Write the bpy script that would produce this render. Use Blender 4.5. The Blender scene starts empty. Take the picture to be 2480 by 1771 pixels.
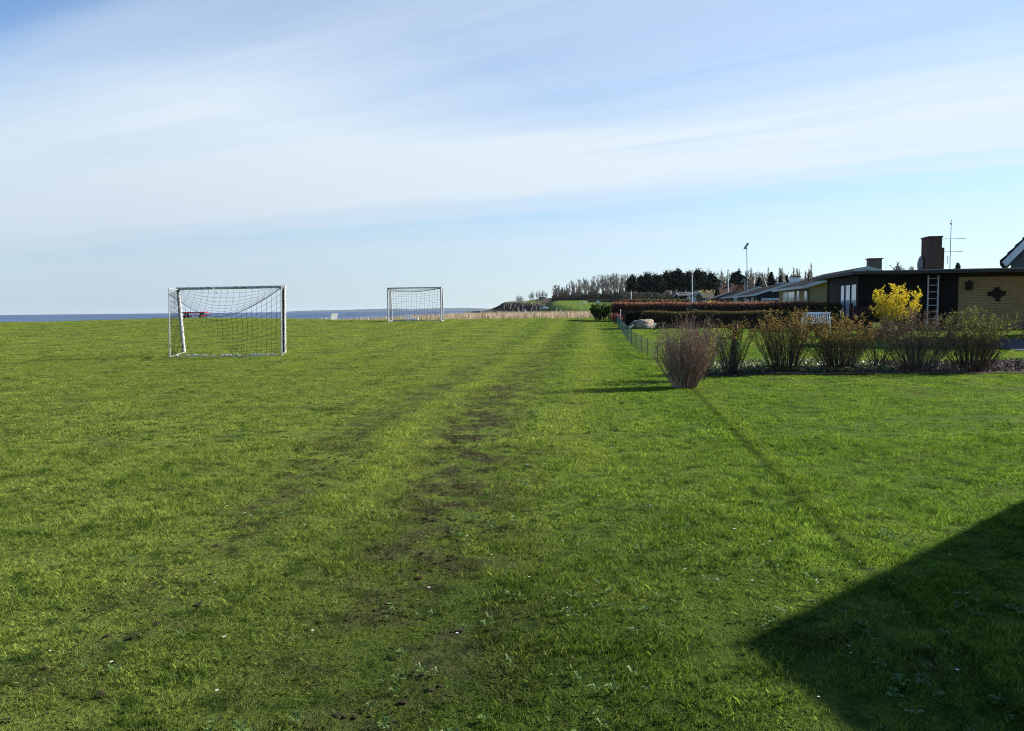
import bpy, math, random
import numpy as np
from mathutils import Vector, Matrix

scene = bpy.context.scene
COL = scene.collection
R = math.radians
rng = np.random.default_rng(7)

# ------------------------------------------------------------------ camera
F_PX, CX, CY = 1930.0, 1240.0, 885.5          # focal length in photo pixels
PITCH, ROLL, EYE = math.atan(135.5 / F_PX), R(0.6), 1.6
X0 = Vector((1, 0, 0)); U0 = Vector((0, math.sin(PITCH), math.cos(PITCH)))
FW = Vector((0, math.cos(PITCH), -math.sin(PITCH)))
RT = X0 * math.cos(ROLL) - U0 * math.sin(ROLL)
UP = U0 * math.cos(ROLL) + X0 * math.sin(ROLL)
cam_d = bpy.data.cameras.new('camera'); cam = bpy.data.objects.new('camera', cam_d); COL.objects.link(cam)
cam.matrix_world = Matrix(((RT.x, UP.x, -FW.x, 0), (RT.y, UP.y, -FW.y, 0), (RT.z, UP.z, -FW.z, EYE), (0, 0, 0, 1)))
cam_d.sensor_width = 36; cam_d.lens = 36 * F_PX / 2480; cam_d.clip_start = .05; cam_d.clip_end = 60000
scene.camera = cam


def P(px, py, Y):
    """world point seen at photo pixel (px,py) at distance Y north of the camera"""
    d = FW + RT * ((px - CX) / F_PX) + UP * ((CY - py) / F_PX)
    return Vector((0, 0, EYE)) + d * (Y / d.y)


# ------------------------------------------------------------------ terrain
def smooth(t):
    t = np.clip(t, 0, 1); return t * t * (3 - 2 * t)


_sy = [-60, 8, 15, 18, 23.4, 34, 42, 46, 50, 53, 58, 66, 80, 200, 3000]
_sz = [0, 0, .09, .14, .31, .60, .84, .95, 1.0, .93, .45, -.4, -1.2, -1.6, -3]
_ly = [-60, 8, 15, 18, 23.4, 34, 42, 46, 50, 60, 100, 150, 200, 300, 420, 700, 3000]
_lz = [0, 0, .09, .14, .31, .60, .84, .95, 1.0, 1.02, 1.1, 1.35, 1.9, 3.6, 7, 11, 12]
_cy = [0, 50, 58, 80, 150, 300, 420, 470, 900]
_cx = [6, 6, 7.5, 9, 11, 12, 16, 24, 60]


def H(x, y):
    x = np.asarray(x, float); y = np.asarray(y, float)
    s = np.interp(y, _sy, _sz); l = np.interp(y, _ly, _lz)
    xc = np.interp(y, _cy, _cx); w = 3 + .03 * np.maximum(y, 0)
    m = smooth((x - xc) / w + .5)
    z = s * (1 - m) + l * m
    z = z + .26 * np.exp(-((x + 20) / 8) ** 2) * smooth((y - 33) / 17) * (1 - smooth((y - 54) / 10))
    z = z + .10 * np.exp(-((x + 34) / 7) ** 2) * smooth((y - 33) / 17) * (1 - smooth((y - 54) / 10))
    z = z + .016 * np.sin(x * 1.7 + .6 * y) * np.sin(y * 1.3 - .4 * x) + .012 * np.sin(x * 3.1 - y * .8 + 1) * np.sin(y * 2.3 + 2)
    return z


def Hf(x, y): return float(H(x, y))


def G(px, Y):
    """ground point on photo column px at distance Y"""
    py = 760
    for _ in range(8):
        p = P(px, py, Y); z = Hf(p.x, Y); py += (p.z - z) * F_PX / Y
    return Vector((p.x, Y, z))


# ------------------------------------------------------------------ node helpers
def newmat(name):
    m = bpy.data.materials.new(name); m.use_nodes = True
    nt = m.node_tree; nt.nodes.clear()
    out = nt.nodes.new('ShaderNodeOutputMaterial')
    return m, nt, out


def N(nt, typ, **kw):
    n = nt.nodes.new(typ)
    for k, v in kw.items():
        if k.startswith('i_'):
            key = k[2:]
            n.inputs[int(key) if key.isdigit() else key.replace('_', ' ')].default_value = v
        else: setattr(n, k, v)
    return n


def L(nt, a, b): nt.links.new(a, b)


def math_n(nt, op, a, b=None, c=None):
    n = nt.nodes.new('ShaderNodeMath'); n.operation = op
    for i, v in enumerate((a, b, c)):
        if v is None: continue
        if isinstance(v, (int, float)): n.inputs[i].default_value = v
        else: L(nt, v, n.inputs[i])
    return n.outputs[0]


def mix_c(nt, f, a, b, blend='MIX'):
    n = nt.nodes.new('ShaderNodeMix'); n.data_type = 'RGBA'; n.blend_type = blend
    for s, v in ((n.inputs[0], f), (n.inputs[6], a), (n.inputs[7], b)):
        if isinstance(v, (int, float)): s.default_value = v
        elif isinstance(v, tuple): s.default_value = (*v, 1) if len(v) == 3 else v
        else: L(nt, v, s)
    return n.outputs[2]


def ramp(nt, fac, stops, interp='LINEAR'):
    n = nt.nodes.new('ShaderNodeValToRGB'); cr = n.color_ramp; cr.interpolation = interp
    while len(cr.elements) < len(stops): cr.elements.new(.5)
    for e, (p, c) in zip(cr.elements, stops):
        e.position = p; e.color = (*c, 1) if isinstance(c, tuple) else (c, c, c, 1)
    if fac is not None: L(nt, fac, n.inputs[0])
    return n.outputs[0]


def noise(nt, vec, scale, detail=3, rough=.55, dist=0):
    n = N(nt, 'ShaderNodeTexNoise'); n.inputs['Scale'].default_value = scale
    n.inputs['Detail'].default_value = detail; n.inputs['Roughness'].default_value = rough
    n.inputs['Distortion'].default_value = dist
    if vec is not None: L(nt, vec, n.inputs['Vector'])
    return n.outputs['Fac']


def principled(nt, out, col, rough=.8, spec=.3, metal=0, normal=None):
    b = N(nt, 'ShaderNodeBsdfPrincipled')
    if isinstance(col, tuple): b.inputs['Base Color'].default_value = (*col, 1)
    else: L(nt, col, b.inputs['Base Color'])
    b.inputs['Roughness'].default_value = rough; b.inputs['Specular IOR Level'].default_value = spec
    b.inputs['Metallic'].default_value = metal
    if normal is not None: L(nt, normal, b.inputs['Normal'])
    if out: L(nt, b.outputs[0], out.inputs[0])
    return b


def bump(nt, h, strength=.5, dist=.02):
    b = N(nt, 'ShaderNodeBump'); b.inputs['Strength'].default_value = strength; b.inputs['Distance'].default_value = dist
    L(nt, h, b.inputs['Height']); return b.outputs[0]


def M(name, c, rough=.8, var=.3, scale=6, spec=.25, bmp=0, c2=None, thr=.6):
    """plain weathered surface: base colour broken by two noises; c2 = worn colour showing in patches"""
    m, nt, out = newmat(name)
    tc = N(nt, 'ShaderNodeTexCoord').outputs['Object']
    n1 = noise(nt, tc, scale, 5, .65)
    lo = tuple(v * (1 - var) for v in c); hi = tuple(min(1, v * (1 + var)) for v in c)
    col = ramp(nt, n1, [(.3, lo), (.7, hi)])
    if c2:
        n2 = noise(nt, tc, scale * 2.3, 6, .7)
        col = mix_c(nt, ramp(nt, n2, [(thr - .06, 0.0), (thr + .06, 1.0)]), col, c2)
    nrm = bump(nt, noise(nt, tc, scale * 4, 4), bmp, .02) if bmp else None
    principled(nt, out, col, rough, spec, 0, nrm)
    return m


def leafmat(name, cols, transl=.35, rough=.6, spec=.25):
    m, nt, out = newmat(name)
    g = N(nt, 'ShaderNodeNewGeometry')
    k = len(cols)
    col = ramp(nt, g.outputs['Random Per Island'], [(i / max(1, k - 1), c) for i, c in enumerate(cols)])
    b = principled(nt, None, col, rough, spec)
    t = N(nt, 'ShaderNodeBsdfTranslucent'); L(nt, col, t.inputs[0])
    mx = N(nt, 'ShaderNodeMixShader'); mx.inputs[0].default_value = transl
    L(nt, b.outputs[0], mx.inputs[1]); L(nt, t.outputs[0], mx.inputs[2]); L(nt, mx.outputs[0], out.inputs[0])
    return m


def along(nt, A):
    """(distance along wall direction A, height, 0)"""
    p = N(nt, 'ShaderNodeNewGeometry').outputs['Position']
    d = N(nt, 'ShaderNodeVectorMath', operation='DOT_PRODUCT'); L(nt, p, d.inputs[0]); d.inputs[1].default_value = A
    s = N(nt, 'ShaderNodeSeparateXYZ'); L(nt, p, s.inputs[0])
    c = N(nt, 'ShaderNodeCombineXYZ'); L(nt, d.outputs['Value'], c.inputs[0]); L(nt, s.outputs[2], c.inputs[1])
    return c.outputs[0]


def brickmat(name, A, c1, c2, mortar, h=.067, w=.24):
    m, nt, out = newmat(name)
    v = along(nt, A)
    b = N(nt, 'ShaderNodeTexBrick'); L(nt, v, b.inputs['Vector'])
    b.inputs['Scale'].default_value = 1; b.inputs['Brick Width'].default_value = w; b.inputs['Row Height'].default_value = h
    b.inputs['Mortar Size'].default_value = .012; b.inputs['Mortar Smooth'].default_value = .2; b.inputs['Bias'].default_value = 0
    b.inputs['Color1'].default_value = (*c1, 1); b.inputs['Color2'].default_value = (*c2, 1); b.inputs['Mortar'].default_value = (*mortar, 1)
    n = noise(nt, v, 1.3, 5, .7)
    col = mix_c(nt, ramp(nt, n, [(.3, .0), (.75, .45)]), b.outputs['Color'], tuple(x * .6 for x in c1))
    principled(nt, out, col, .9, .15, 0, bump(nt, b.outputs['Fac'], -.6, .01))
    return m


def plankmat(name, A, c, w=.14):
    m, nt, out = newmat(name)
    v = along(nt, A)
    s = N(nt, 'ShaderNodeSeparateXYZ'); L(nt, v, s.inputs[0])
    t = math_n(nt, 'FRACT', math_n(nt, 'DIVIDE', s.outputs[0], w))
    idx = math_n(nt, 'FLOOR', math_n(nt, 'DIVIDE', s.outputs[0], w))
    wn = N(nt, 'ShaderNodeTexWhiteNoise', noise_dimensions='1D'); L(nt, idx, wn.inputs['W'])
    gap = math_n(nt, 'LESS_THAN', t, .1)
    mp = N(nt, 'ShaderNodeMapping'); mp.inputs['Scale'].default_value = (25, 1.2, 1); L(nt, v, mp.inputs[0])
    g = noise(nt, mp.outputs[0], 1, 4)
    col = mix_c(nt, wn.outputs['Value'], tuple(x * .65 for x in c), tuple(x * 1.3 for x in c))
    col = mix_c(nt, math_n(nt, 'MULTIPLY', g, .6), col, tuple(x * .5 for x in c))
    principled(nt, out, col, .75, .2, 0, bump(nt, gap, -.8, .02))
    return m


# ------------------------------------------------------------------ mesh helpers
class MB:
    def __init__(s): s.v = []; s.f = []

    def face(s, *pts):
        i = len(s.v); s.v += [tuple(p) for p in pts]; s.f.append(tuple(range(i, i + len(pts))))

    def tube(s, p0, p1, r0, r1=None, n=6, cap=True):
        r1 = r0 if r1 is None else r1
        p0 = Vector(p0); p1 = Vector(p1); d = p1 - p0
        if d.length < 1e-6: return
        d.normalize(); a = d.orthogonal().normalized(); b = d.cross(a); i = len(s.v)
        for p, r in ((p0, r0), (p1, r1)):
            for k in range(n):
                t = 2 * math.pi * k / n; s.v.append(tuple(p + (a * math.cos(t) + b * math.sin(t)) * r))
        for k in range(n):
            k2 = (k + 1) % n; s.f.append((i + k, i + k2, i + n + k2, i + n + k))
        if cap: s.f.append(tuple(i + k for k in range(n - 1, -1, -1))); s.f.append(tuple(i + n + k for k in range(n)))

    def path(s, pts, r, n=5, r1=None):
        r1 = r if r1 is None else r1; m = len(pts) - 1
        for k in range(m):
            a = r + (r1 - r) * k / m; b = r + (r1 - r) * (k + 1) / m
            s.tube(pts[k], pts[k + 1], a, b, n, n > 3)

    def obox(s, o, ax, ay, az):
        """box from corner o spanned by three edge vectors"""
        o = Vector(o); ax = Vector(ax); ay = Vector(ay); az = Vector(az)
        c = [o, o + ax, o + ax + ay, o + ay]; c += [p + az for p in c]; i = len(s.v)
        s.v += [tuple(p) for p in c]
        fs = [(0, 3, 2, 1), (4, 5, 6, 7), (0, 1, 5, 4), (1, 2, 6, 5), (2, 3, 7, 6), (3, 0, 4, 7)]
        if ax.cross(ay).dot(az) < 0: fs = [tuple(reversed(q)) for q in fs]
        s.f += [tuple(i + k for k in q) for q in fs]

    def beam(s, p0, p1, w, h, up=(0, 0, 1)):
        p0 = Vector(p0); p1 = Vector(p1); d = p1 - p0; u = Vector(up)
        sd = d.cross(u).normalized(); u = sd.cross(d).normalized()
        s.obox(p0 - sd * w / 2 - u * h / 2, d, sd * w, u * h)

    def prism(s, poly, ext):
        """flat polygon extruded by vector ext"""
        e = Vector(ext); n = len(poly); i = len(s.v)
        s.v += [tuple(p) for p in poly] + [tuple(Vector(p) + e) for p in poly]
        s.f.append(tuple(i + k for k in range(n))); s.f.append(tuple(i + n + k for k in range(n - 1, -1, -1)))
        for k in range(n):
            k2 = (k + 1) % n; s.f.append((i + k, i + n + k, i + n + k2, i + k2))

    def build(s, name, mat, parent=None, origin=None, smooth_=False, recalc=True):
        me = bpy.data.meshes.new(name)
        o = Vector(origin) if origin is not None else (root_loc(parent) if parent else Vector((0, 0, 0)))
        me.from_pydata([(v[0] - o.x, v[1] - o.y, v[2] - o.z) for v in s.v], [], s.f)
        if recalc:
            import bmesh
            bm = bmesh.new(); bm.from_mesh(me); bmesh.ops.recalc_face_normals(bm, faces=bm.faces[:]); bm.to_mesh(me); bm.free()
        return link(name, me, mat, parent, o if parent is None else None, smooth_)


def root_loc(p):
    while p.parent: p = p.parent
    return p.location.copy()


def link(name, me, mat, parent=None, loc=None, smooth_=False):
    ob = bpy.data.objects.new(name, me); COL.objects.link(ob)
    if mat: me.materials.append(mat)
    if parent: ob.parent = parent
    if loc is not None: ob.location = loc
    if smooth_: me.polygons.foreach_set('use_smooth', [True] * len(me.polygons))
    return ob


def arr_mesh(name, verts, k):
    """numpy verts (n*k,3): n separate faces of k corners"""
    n = len(verts) // k
    me = bpy.data.meshes.new(name); me.vertices.add(n * k); me.vertices.foreach_set('co', np.ascontiguousarray(verts, dtype=np.float32).ravel())
    me.loops.add(n * k); me.loops.foreach_set('vertex_index', np.arange(n * k, dtype=np.int32))
    me.polygons.add(n); me.polygons.foreach_set('loop_start', np.arange(0, n * k, k, dtype=np.int32))
    me.update(calc_edges=True); me.validate()
    return me


def tag(o, label=None, cat=None, group=None, kind=None):
    if label: o['label'] = label
    if cat: o['category'] = cat
    if group: o['group'] = group
    if kind: o['kind'] = kind
    return o


def thing(name, loc, label, cat, group=None):
    e = bpy.data.objects.new(name, None); COL.objects.link(e); e.location = loc; e.empty_display_size = .2
    return tag(e, label, cat, group)


def copy_tree(o, parent=None):
    c = o.copy(); COL.objects.link(c)
    if parent: c.parent = parent
    for ch in list(o.children): copy_tree(ch, c)
    return c


def leaf_quads(pts, size, rg, up=0.0, aspect=.6):
    """random diamond leaves at pts"""
    n = len(pts)
    d = rg.normal(size=(n, 3)); d[:, 2] += up; d /= np.linalg.norm(d, axis=1)[:, None]
    e = rg.normal(size=(n, 3)); e -= (e * d).sum(1)[:, None] * d; e /= np.linalg.norm(e, axis=1)[:, None]
    s = size * (.6 + .8 * rg.random(n))[:, None]
    v = np.stack([pts - d * s * .5, pts + e * s * aspect * .5, pts + d * s * .5, pts - e * s * aspect * .5], 1)
    return v.reshape(-1, 3)


# ------------------------------------------------------------------ colours shared by lawn sheet and blades
def lawn_colour(nt, blade):
    geo = N(nt, 'ShaderNodeNewGeometry'); pos = geo.outputs['Position']
    flat = N(nt, 'ShaderNodeMapping'); flat.inputs['Scale'].default_value = (1, 1, 0); L(nt, pos, flat.inputs[0]); v = flat.outputs[0]
    s = N(nt, 'ShaderNodeSeparateXYZ'); L(nt, pos, s.inputs[0]); x, y = s.outputs[0], s.outputs[1]
    n_big = noise(nt, v, .22, 3, .5); n_mid = noise(nt, v, 1.3, 4, .6); n_sm = noise(nt, v, 5.5, 3, .6)
    olive = (.180, .250, .040); lime = (.305, .380, .068); deep = (.046, .105, .011)
    col = mix_c(nt, ramp(nt, n_mid, [(.36, 0.0), (.64, 1.0)]), olive, lime)
    # the strip on the right is lusher
    edge = math_n(nt, 'ADD', math_n(nt, 'MULTIPLY', math_n(nt, 'SUBTRACT', n_big, .5), 4.0), x)
    lush = ramp(nt, math_n(nt, 'DIVIDE', math_n(nt, 'SUBTRACT', edge, -.6), 3.2), [(0, 0.0), (1, .8)])
    col = mix_c(nt, lush, col, mix_c(nt, ramp(nt, n_mid, [(.35, 0.0), (.7, 1.0)]), (.103, .215, .012), (.188, .328, .026)))
    dk = ramp(nt, n_sm, [(.50, 0.0), (.66, .95)])
    col = mix_c(nt, dk, col, deep)
    # shaggy dark centre of the near field
    cen = math_n(nt, 'MULTIPLY', ramp(nt, math_n(nt, 'DIVIDE', math_n(nt, 'ABSOLUTE', math_n(nt, 'ADD', x, math_n(nt, 'MULTIPLY', math_n(nt, 'SUBTRACT', n_mid, .5), 2.0))), 2.2), [(.2, .75), (1, 0.0)]), ramp(nt, math_n(nt, 'DIVIDE', y, 10), [(.35, 1.0), (.75, 0.0)]))
    col = mix_c(nt, cen, col, (.045, .095, .008))
    # seam where the private lawn begins
    sd = math_n(nt, 'SUBTRACT', math_n(nt, 'SUBTRACT', x, math_n(nt, 'ADD', math_n(nt, 'MULTIPLY', y, .121), 1.64)), math_n(nt, 'MULTIPLY', math_n(nt, 'SUBTRACT', n_sm, .5), .14))
    on = ramp(nt, math_n(nt, 'DIVIDE', y, 20), [(.2, .7), (.4, 1.0), (.77, 1.0), (.82, 0.0)])
    dkl = math_n(nt, 'MULTIPLY', on, ramp(nt, math_n(nt, 'DIVIDE', math_n(nt, 'ABSOLUTE', math_n(nt, 'ADD', sd, .05)), .08), [(.2, .65), (1, 0.0)]))
    ltl = math_n(nt, 'MULTIPLY', on, ramp(nt, math_n(nt, 'DIVIDE', math_n(nt, 'ABSOLUTE', math_n(nt, 'SUBTRACT', sd, .10)), .14), [(.2, .28), (1, 0.0)]))
    col = mix_c(nt, ltl, mix_c(nt, dkl, col, (.035, .075, .008)), (.23, .30, .035))
    # mowing lanes running up the field
    lane = math_n(nt, 'SUBTRACT', x, math_n(nt, 'MULTIPLY', y, .085))
    w = math_n(nt, 'ADD', math_n(nt, 'MULTIPLY', math_n(nt, 'SINE', math_n(nt, 'MULTIPLY', lane, 3.4)), .5), .5)
    w = math_n(nt, 'MULTIPLY', w, ramp(nt, math_n(nt, 'DIVIDE', y, 40), [(.3, .05), (.6, .62)]))
    col = mix_c(nt, w, col, (.27, .33, .05))
    # worn wheel tracks
    bend = math_n(nt, 'MULTIPLY', math_n(nt, 'MAXIMUM', math_n(nt, 'SUBTRACT', y, 11), 0), .125)
    xt = math_n(nt, 'SUBTRACT', math_n(nt, 'SUBTRACT', x, bend), math_n(nt, 'MULTIPLY', math_n(nt, 'SUBTRACT', n_big, .5), 1.2))
    n_mud = noise(nt, v, 1.9, 4, .65)
    tot = None
    for c, wd, amp in ((-.5, .80, 1.0), (-2.0, .50, .62)):
        d = math_n(nt, 'DIVIDE', math_n(nt, 'ABSOLUTE', math_n(nt, 'SUBTRACT', xt, c)), wd)
        b = math_n(nt, 'MULTIPLY', ramp(nt, d, [(.25, 1.0), (1.0, 0.0)]), amp)
        tot = b if tot is None else math_n(nt, 'MAXIMUM', tot, b)
    strip = math_n(nt, 'MULTIPLY', ramp(nt, math_n(nt, 'DIVIDE', math_n(nt, 'ABSOLUTE', math_n(nt, 'ADD', xt, 1.3)), .45), [(.2, .5), (1, 0.0)]), ramp(nt, math_n(nt, 'DIVIDE', y, 40), [(.12, 0.0), (.22, 1.0), (.6, .7)]))
    strip2 = math_n(nt, 'MULTIPLY', ramp(nt, math_n(nt, 'DIVIDE', math_n(nt, 'ABSOLUTE', math_n(nt, 'SUBTRACT', xt, .75)), .5), [(.2, .5), (1, 0.0)]), ramp(nt, math_n(nt, 'DIVIDE', y, 40), [(.15, 0.0), (.25, 1.0), (.6, .7)]))
    col = mix_c(nt, math_n(nt, 'MAXIMUM', strip, strip2), col, (.30, .37, .055))
    near = ramp(nt, math_n(nt, 'DIVIDE', y, 50), [(.06, .55), (.15, 1.0), (.27, 1.0), (.42, .6), (.9, .4)])
    mud = math_n(nt, 'MULTIPLY', math_n(nt, 'MULTIPLY', tot, near), math_n(nt, 'MULTIPLY', ramp(nt, n_mud, [(.44, 0.0), (.54, 1.0)]), ramp(nt, n_sm, [(.30, .45), (.55, 1.0)])))
    mud = math_n(nt, 'MAXIMUM', mud, math_n(nt, 'MULTIPLY', ramp(nt, noise(nt, v, .9, 3, .6, .3), [(.60, 0.0), (.70, .55)]), 1))
    col = mix_c(nt, math_n(nt, 'MULTIPLY', mud, .95), col, mix_c(nt, ramp(nt, noise(nt, v, 9, 3, .6), [(.42, 0.0), (.56, 1.0)]), (.036, .036, .014), (.135, .118, .058)))
    if blade:
        rnd = geo.outputs['Random Per Island']
        f = ramp(nt, rnd, [(0, .32), (.5, .92), (.93, 1.5), (1, 2.1)])
        col = mix_c(nt, 1.0, col, f, 'MULTIPLY')
        col = mix_c(nt, ramp(nt, rnd, [(.93, 0.0), (.97, .55)], 'CONSTANT'), col, (.30, .27, .12))
    return col, v


def build_lawn_mats():
    m, nt, out = newmat('lawn soil and turf')
    col, v = lawn_colour(nt, False)
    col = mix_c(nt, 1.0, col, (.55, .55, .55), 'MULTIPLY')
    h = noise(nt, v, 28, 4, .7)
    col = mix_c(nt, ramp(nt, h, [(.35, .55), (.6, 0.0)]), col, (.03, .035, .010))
    principled(nt, out, col, .95, .05, 0, bump(nt, h, 1.0, .05))
    g, nt, out = newmat('grass blade')
    col, v = lawn_colour(nt, True)
    b = principled(nt, None, col, .55, .12)
    t = N(nt, 'ShaderNodeBsdfTranslucent'); L(nt, col, t.inputs[0])
    mx = N(nt, 'ShaderNodeMixShader'); mx.inputs[0].default_value = .5
    L(nt, b.outputs[0], mx.inputs[1]); L(nt, t.outputs[0], mx.inputs[2]); L(nt, mx.outputs[0], out.inputs[0])
    return m, g


MAT_LAWN, MAT_BLADE = build_lawn_mats()

# ------------------------------------------------------------------ ground sheet
def grid_mesh(name, xs, ys, hf):
    nx, ny = len(xs), len(ys)
    X, Y = np.meshgrid(xs, ys); Z = hf(X, Y)
    v = np.stack([X, Y, Z], -1).reshape(-1, 3)
    idx = np.arange(nx * ny).reshape(ny, nx)
    q = np.stack([idx[:-1, :-1], idx[:-1, 1:], idx[1:, 1:], idx[1:, :-1]], -1).reshape(-1, 4)
    me = bpy.data.meshes.new(name)
    me.from_pydata(v.tolist(), [], q.tolist())
    me.polygons.foreach_set('use_smooth', [True] * len(me.polygons))
    return me


xs = np.concatenate([np.geomspace(-400, -50, 18)[:-1], np.arange(-50, 50, .5), np.geomspace(50, 900, 30)])
ys = np.concatenate([np.linspace(-60, -6, 12)[:-1], np.arange(-6, 84, .5), np.geomspace(84, 1200, 45)])
ground = link('ground', grid_mesh('ground', xs, ys, H), MAT_LAWN); tag(ground, kind='structure')

# sea
m, nt, out = newmat('sea water')
pos = N(nt, 'ShaderNodeNewGeometry').outputs['Position']
mp = N(nt, 'ShaderNodeMapping'); mp.inputs['Scale'].default_value = (.035, .010, 1); L(nt, pos, mp.inputs[0])
n1 = noise(nt, mp.outputs[0], 1, 6, .7)
mp2 = N(nt, 'ShaderNodeMapping'); mp2.inputs['Scale'].default_value = (.4, .12, 1); L(nt, pos, mp2.inputs[0])
n2 = noise(nt, mp2.outputs[0], 1, 4, .7)
col = ramp(nt, n1, [(.35, (.030, .060, .125)), (.65, (.105, .155, .235))])
principled(nt, out, col, .55, .12, 0, bump(nt, math_n(nt, 'ADD', n1, n2), .8, 1.2))
sea = link('sea', grid_mesh('sea', np.array([-12000., -2000, -400, 0, 400, 2000, 9000]), np.array([56., 300, 1000, 4000, 16000]), lambda X, Y: X * 0 - .4), m); tag(sea, kind='structure')

# far shore across the water
MAT_FAR = M('far wooded shore', (.045, .075, .06), .95, .3, .004)
mb = MB(); D = 9000; pts = [(640, 757.2), (700, 754.5), (760, 752.2), (850, 750.4), (930, 747.6), (1000, 749.2), (1060, 746.8), (1130, 746.0), (1180, 747.6), (1240, 748.4), (1320, 746.5), (1420, 746.5), (1500, 748)]
rj = random.Random(5); fine = []
for (a, ay), (b, by) in zip(pts, pts[1:]):
    for k in range(8): t = k / 8; fine.append((a + (b - a) * t, ay + (by - ay) * t + rj.uniform(-.35, .35)))
row = []
for px, py in fine:
    t = P(px, py, D); row.append((Vector((t.x, D - 900, -2)), Vector((t.x, D, max(t.z, .5))), Vector((t.x * 1.15, D + 1500, -2))))
for a, b in zip(row, row[1:]):
    mb.face(a[0], b[0], b[1], a[1]); mb.face(a[1], b[1], b[2], a[2])
tag(mb.build('distant_coast', MAT_FAR, smooth_=True), kind='structure')

# ------------------------------------------------------------------ headland with cliff
m, nt, out = newmat('cliff and turf')
g = N(nt, 'ShaderNodeNewGeometry'); s = N(nt, 'ShaderNodeSeparateXYZ'); L(nt, g.outputs['True Normal'], s.inputs[0])
rock = ramp(nt, noise(nt, g.outputs['Position'], .35, 6, .75), [(.35, (.018, .017, .016)), (.55, (.055, .048, .042)), (.72, (.17, .145, .115))])
turf = ramp(nt, noise(nt, g.outputs['Position'], .08, 4), [(.35, (.075, .105, .022)), (.65, (.13, .15, .04))])
f = math_n(nt, 'ADD', s.outputs[2], math_n(nt, 'MULTIPLY', math_n(nt, 'SUBTRACT', noise(nt, g.outputs['Position'], .2, 4), .5), .35))
principled(nt, out, mix_c(nt, ramp(nt, f, [(.94, 0.0), (.99, 1.0)]), rock, turf), .95, .1, 0, bump(nt, noise(nt, g.outputs['Position'], .8, 6, .7), .8, .6))
prof = [(1130, 759), (1150, 757.5), (1165, 755), (1185, 751), (1195, 747), (1205, 743), (1214, 737), (1222, 733), (1230, 731), (1245, 730), (1260, 731), (1275, 729), (1290, 726.5), (1310, 723.5), (1330, 722), (1350, 721.5), (1400, 722), (1480, 724)]
rj = random.Random(3); xsp = np.arange(1130, 1480, 2.5)
rows = []
for px in xsp:
    py = np.interp(px, [a for a, _ in prof], [b for _, b in prof]); top = P(px, py, 560).z
    lip = min(top, P(px, np.interp(px, [1130, 1205, 1225, 1260, 1300, 1340, 1370, 1480], [759, 744, 734.5, 733, 737, 744, 748, 749]), 549).z)
    col_ = []
    xw = (px - CX) / F_PX
    for Y, z, j in ((530, -.9, .2), (538, .25 + .5 * rj.random(), 1.0), (541, -.2 + (lip + .2) * .42, .9), (543.5, -.2 + (lip + .2) * .8, .7), (546, lip, .4), (554, lip + (top - lip) * .55, .15), (560, top, .1), (600, top + .1, .1), (690, top * .9, .2), (760, 0, .2)):
        jj = 0 if top < .2 else j
        col_.append(Vector((xw * Y + rj.uniform(-.4, .4), Y + rj.uniform(-jj, jj) * 1.5, z + rj.uniform(-jj, jj) * .5)))
    rows.append(col_)
mb = MB()
for a, b in zip(rows, rows[1:]):
    for k in range(len(a) - 1): mb.face(a[k], b[k], b[k + 1], a[k + 1])
tag(mb.build('headland', m), kind='structure')
MAT_ROCK = M('shore rock', (.10, .09, .08), .95, .5, .8, bmp=.6)


def boulder_mesh(mb, c, rx, ry, rz, seed, rough=.22):
    rr = np.random.default_rng(seed); import bmesh
    bm = bmesh.new(); bmesh.ops.create_icosphere(bm, subdivisions=3, radius=1)
    ph = rr.random((6, 3)) * 6; fr = rr.normal(size=(6, 3)) * 1.8
    i = len(mb.v)
    for v in bm.verts:
        n = v.co.normalized(); k = 1 + sum(rough / 2.2 * math.sin(float(np.dot(fr[q], n)) * 1.6 + ph[q, 0]) for q in range(6)) * .6
        mb.v.append((c[0] + n.x * rx * k, c[1] + n.y * ry * k, c[2] + n.z * rz * k))
    for f in bm.faces: mb.f.append(tuple(i + v.index for v in f.verts))
    bm.free()


rj = random.Random(11)
for k in range(26):
    px = rj.uniform(1148, 1268); Y = rj.uniform(505, 530); q = P(px, 757, Y); s_ = rj.uniform(.5, 1.5)
    mb = MB(); boulder_mesh(mb, (q.x, Y, -.4 + s_ * .25), s_ * 1.5, s_, s_ * .8, k)
    tag(mb.build('shore_rock', MAT_ROCK, origin=(q.x, Y, -.4)), 'dark boulder lying in the shallows below the headland cliff', 'rock', 'boulders at the foot of the headland')

# ------------------------------------------------------------------ grass blades
def patch(name, size, n, h0, h1, w, seed):
    rg = np.random.default_rng(seed)
    b = np.zeros((n, 3)); b[:, :2] = (rg.random((n, 2)) - .5) * size
    # tussocks: pull some blades to centres
    cen = (rg.random((max(3, n // 40), 2)) - .5) * size
    pick = rg.integers(0, len(cen), n); sel = rg.random(n) < .45
    b[sel, :2] = cen[pick[sel]] + rg.normal(size=(sel.sum(), 2)) * size * .035
    a = rg.random(n) * 2 * np.pi; h = h0 + (h1 - h0) * rg.random(n) ** 1.6
    lean = h * (.25 + .75 * rg.random(n)); la = rg.random(n) * 2 * np.pi
    d = np.stack([np.cos(la), np.sin(la), 0 * la], 1) * lean[:, None]
    sd = np.stack([np.cos(a), np.sin(a), 0 * a], 1) * (w * (.6 + .8 * rg.random(n)))[:, None] * .5
    up = np.zeros((n, 3)); up[:, 2] = h
    m1 = b + up * .62 + d * .3; tip = b + up + d
    v = np.stack([b - sd, b + sd, m1 + sd * .8, tip, m1 - sd * .8], 1).reshape(-1, 3)
    me = arr_mesh(name, v, 5); me.materials.append(MAT_BLADE)
    return bpy.data.objects.new(name, me)


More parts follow.
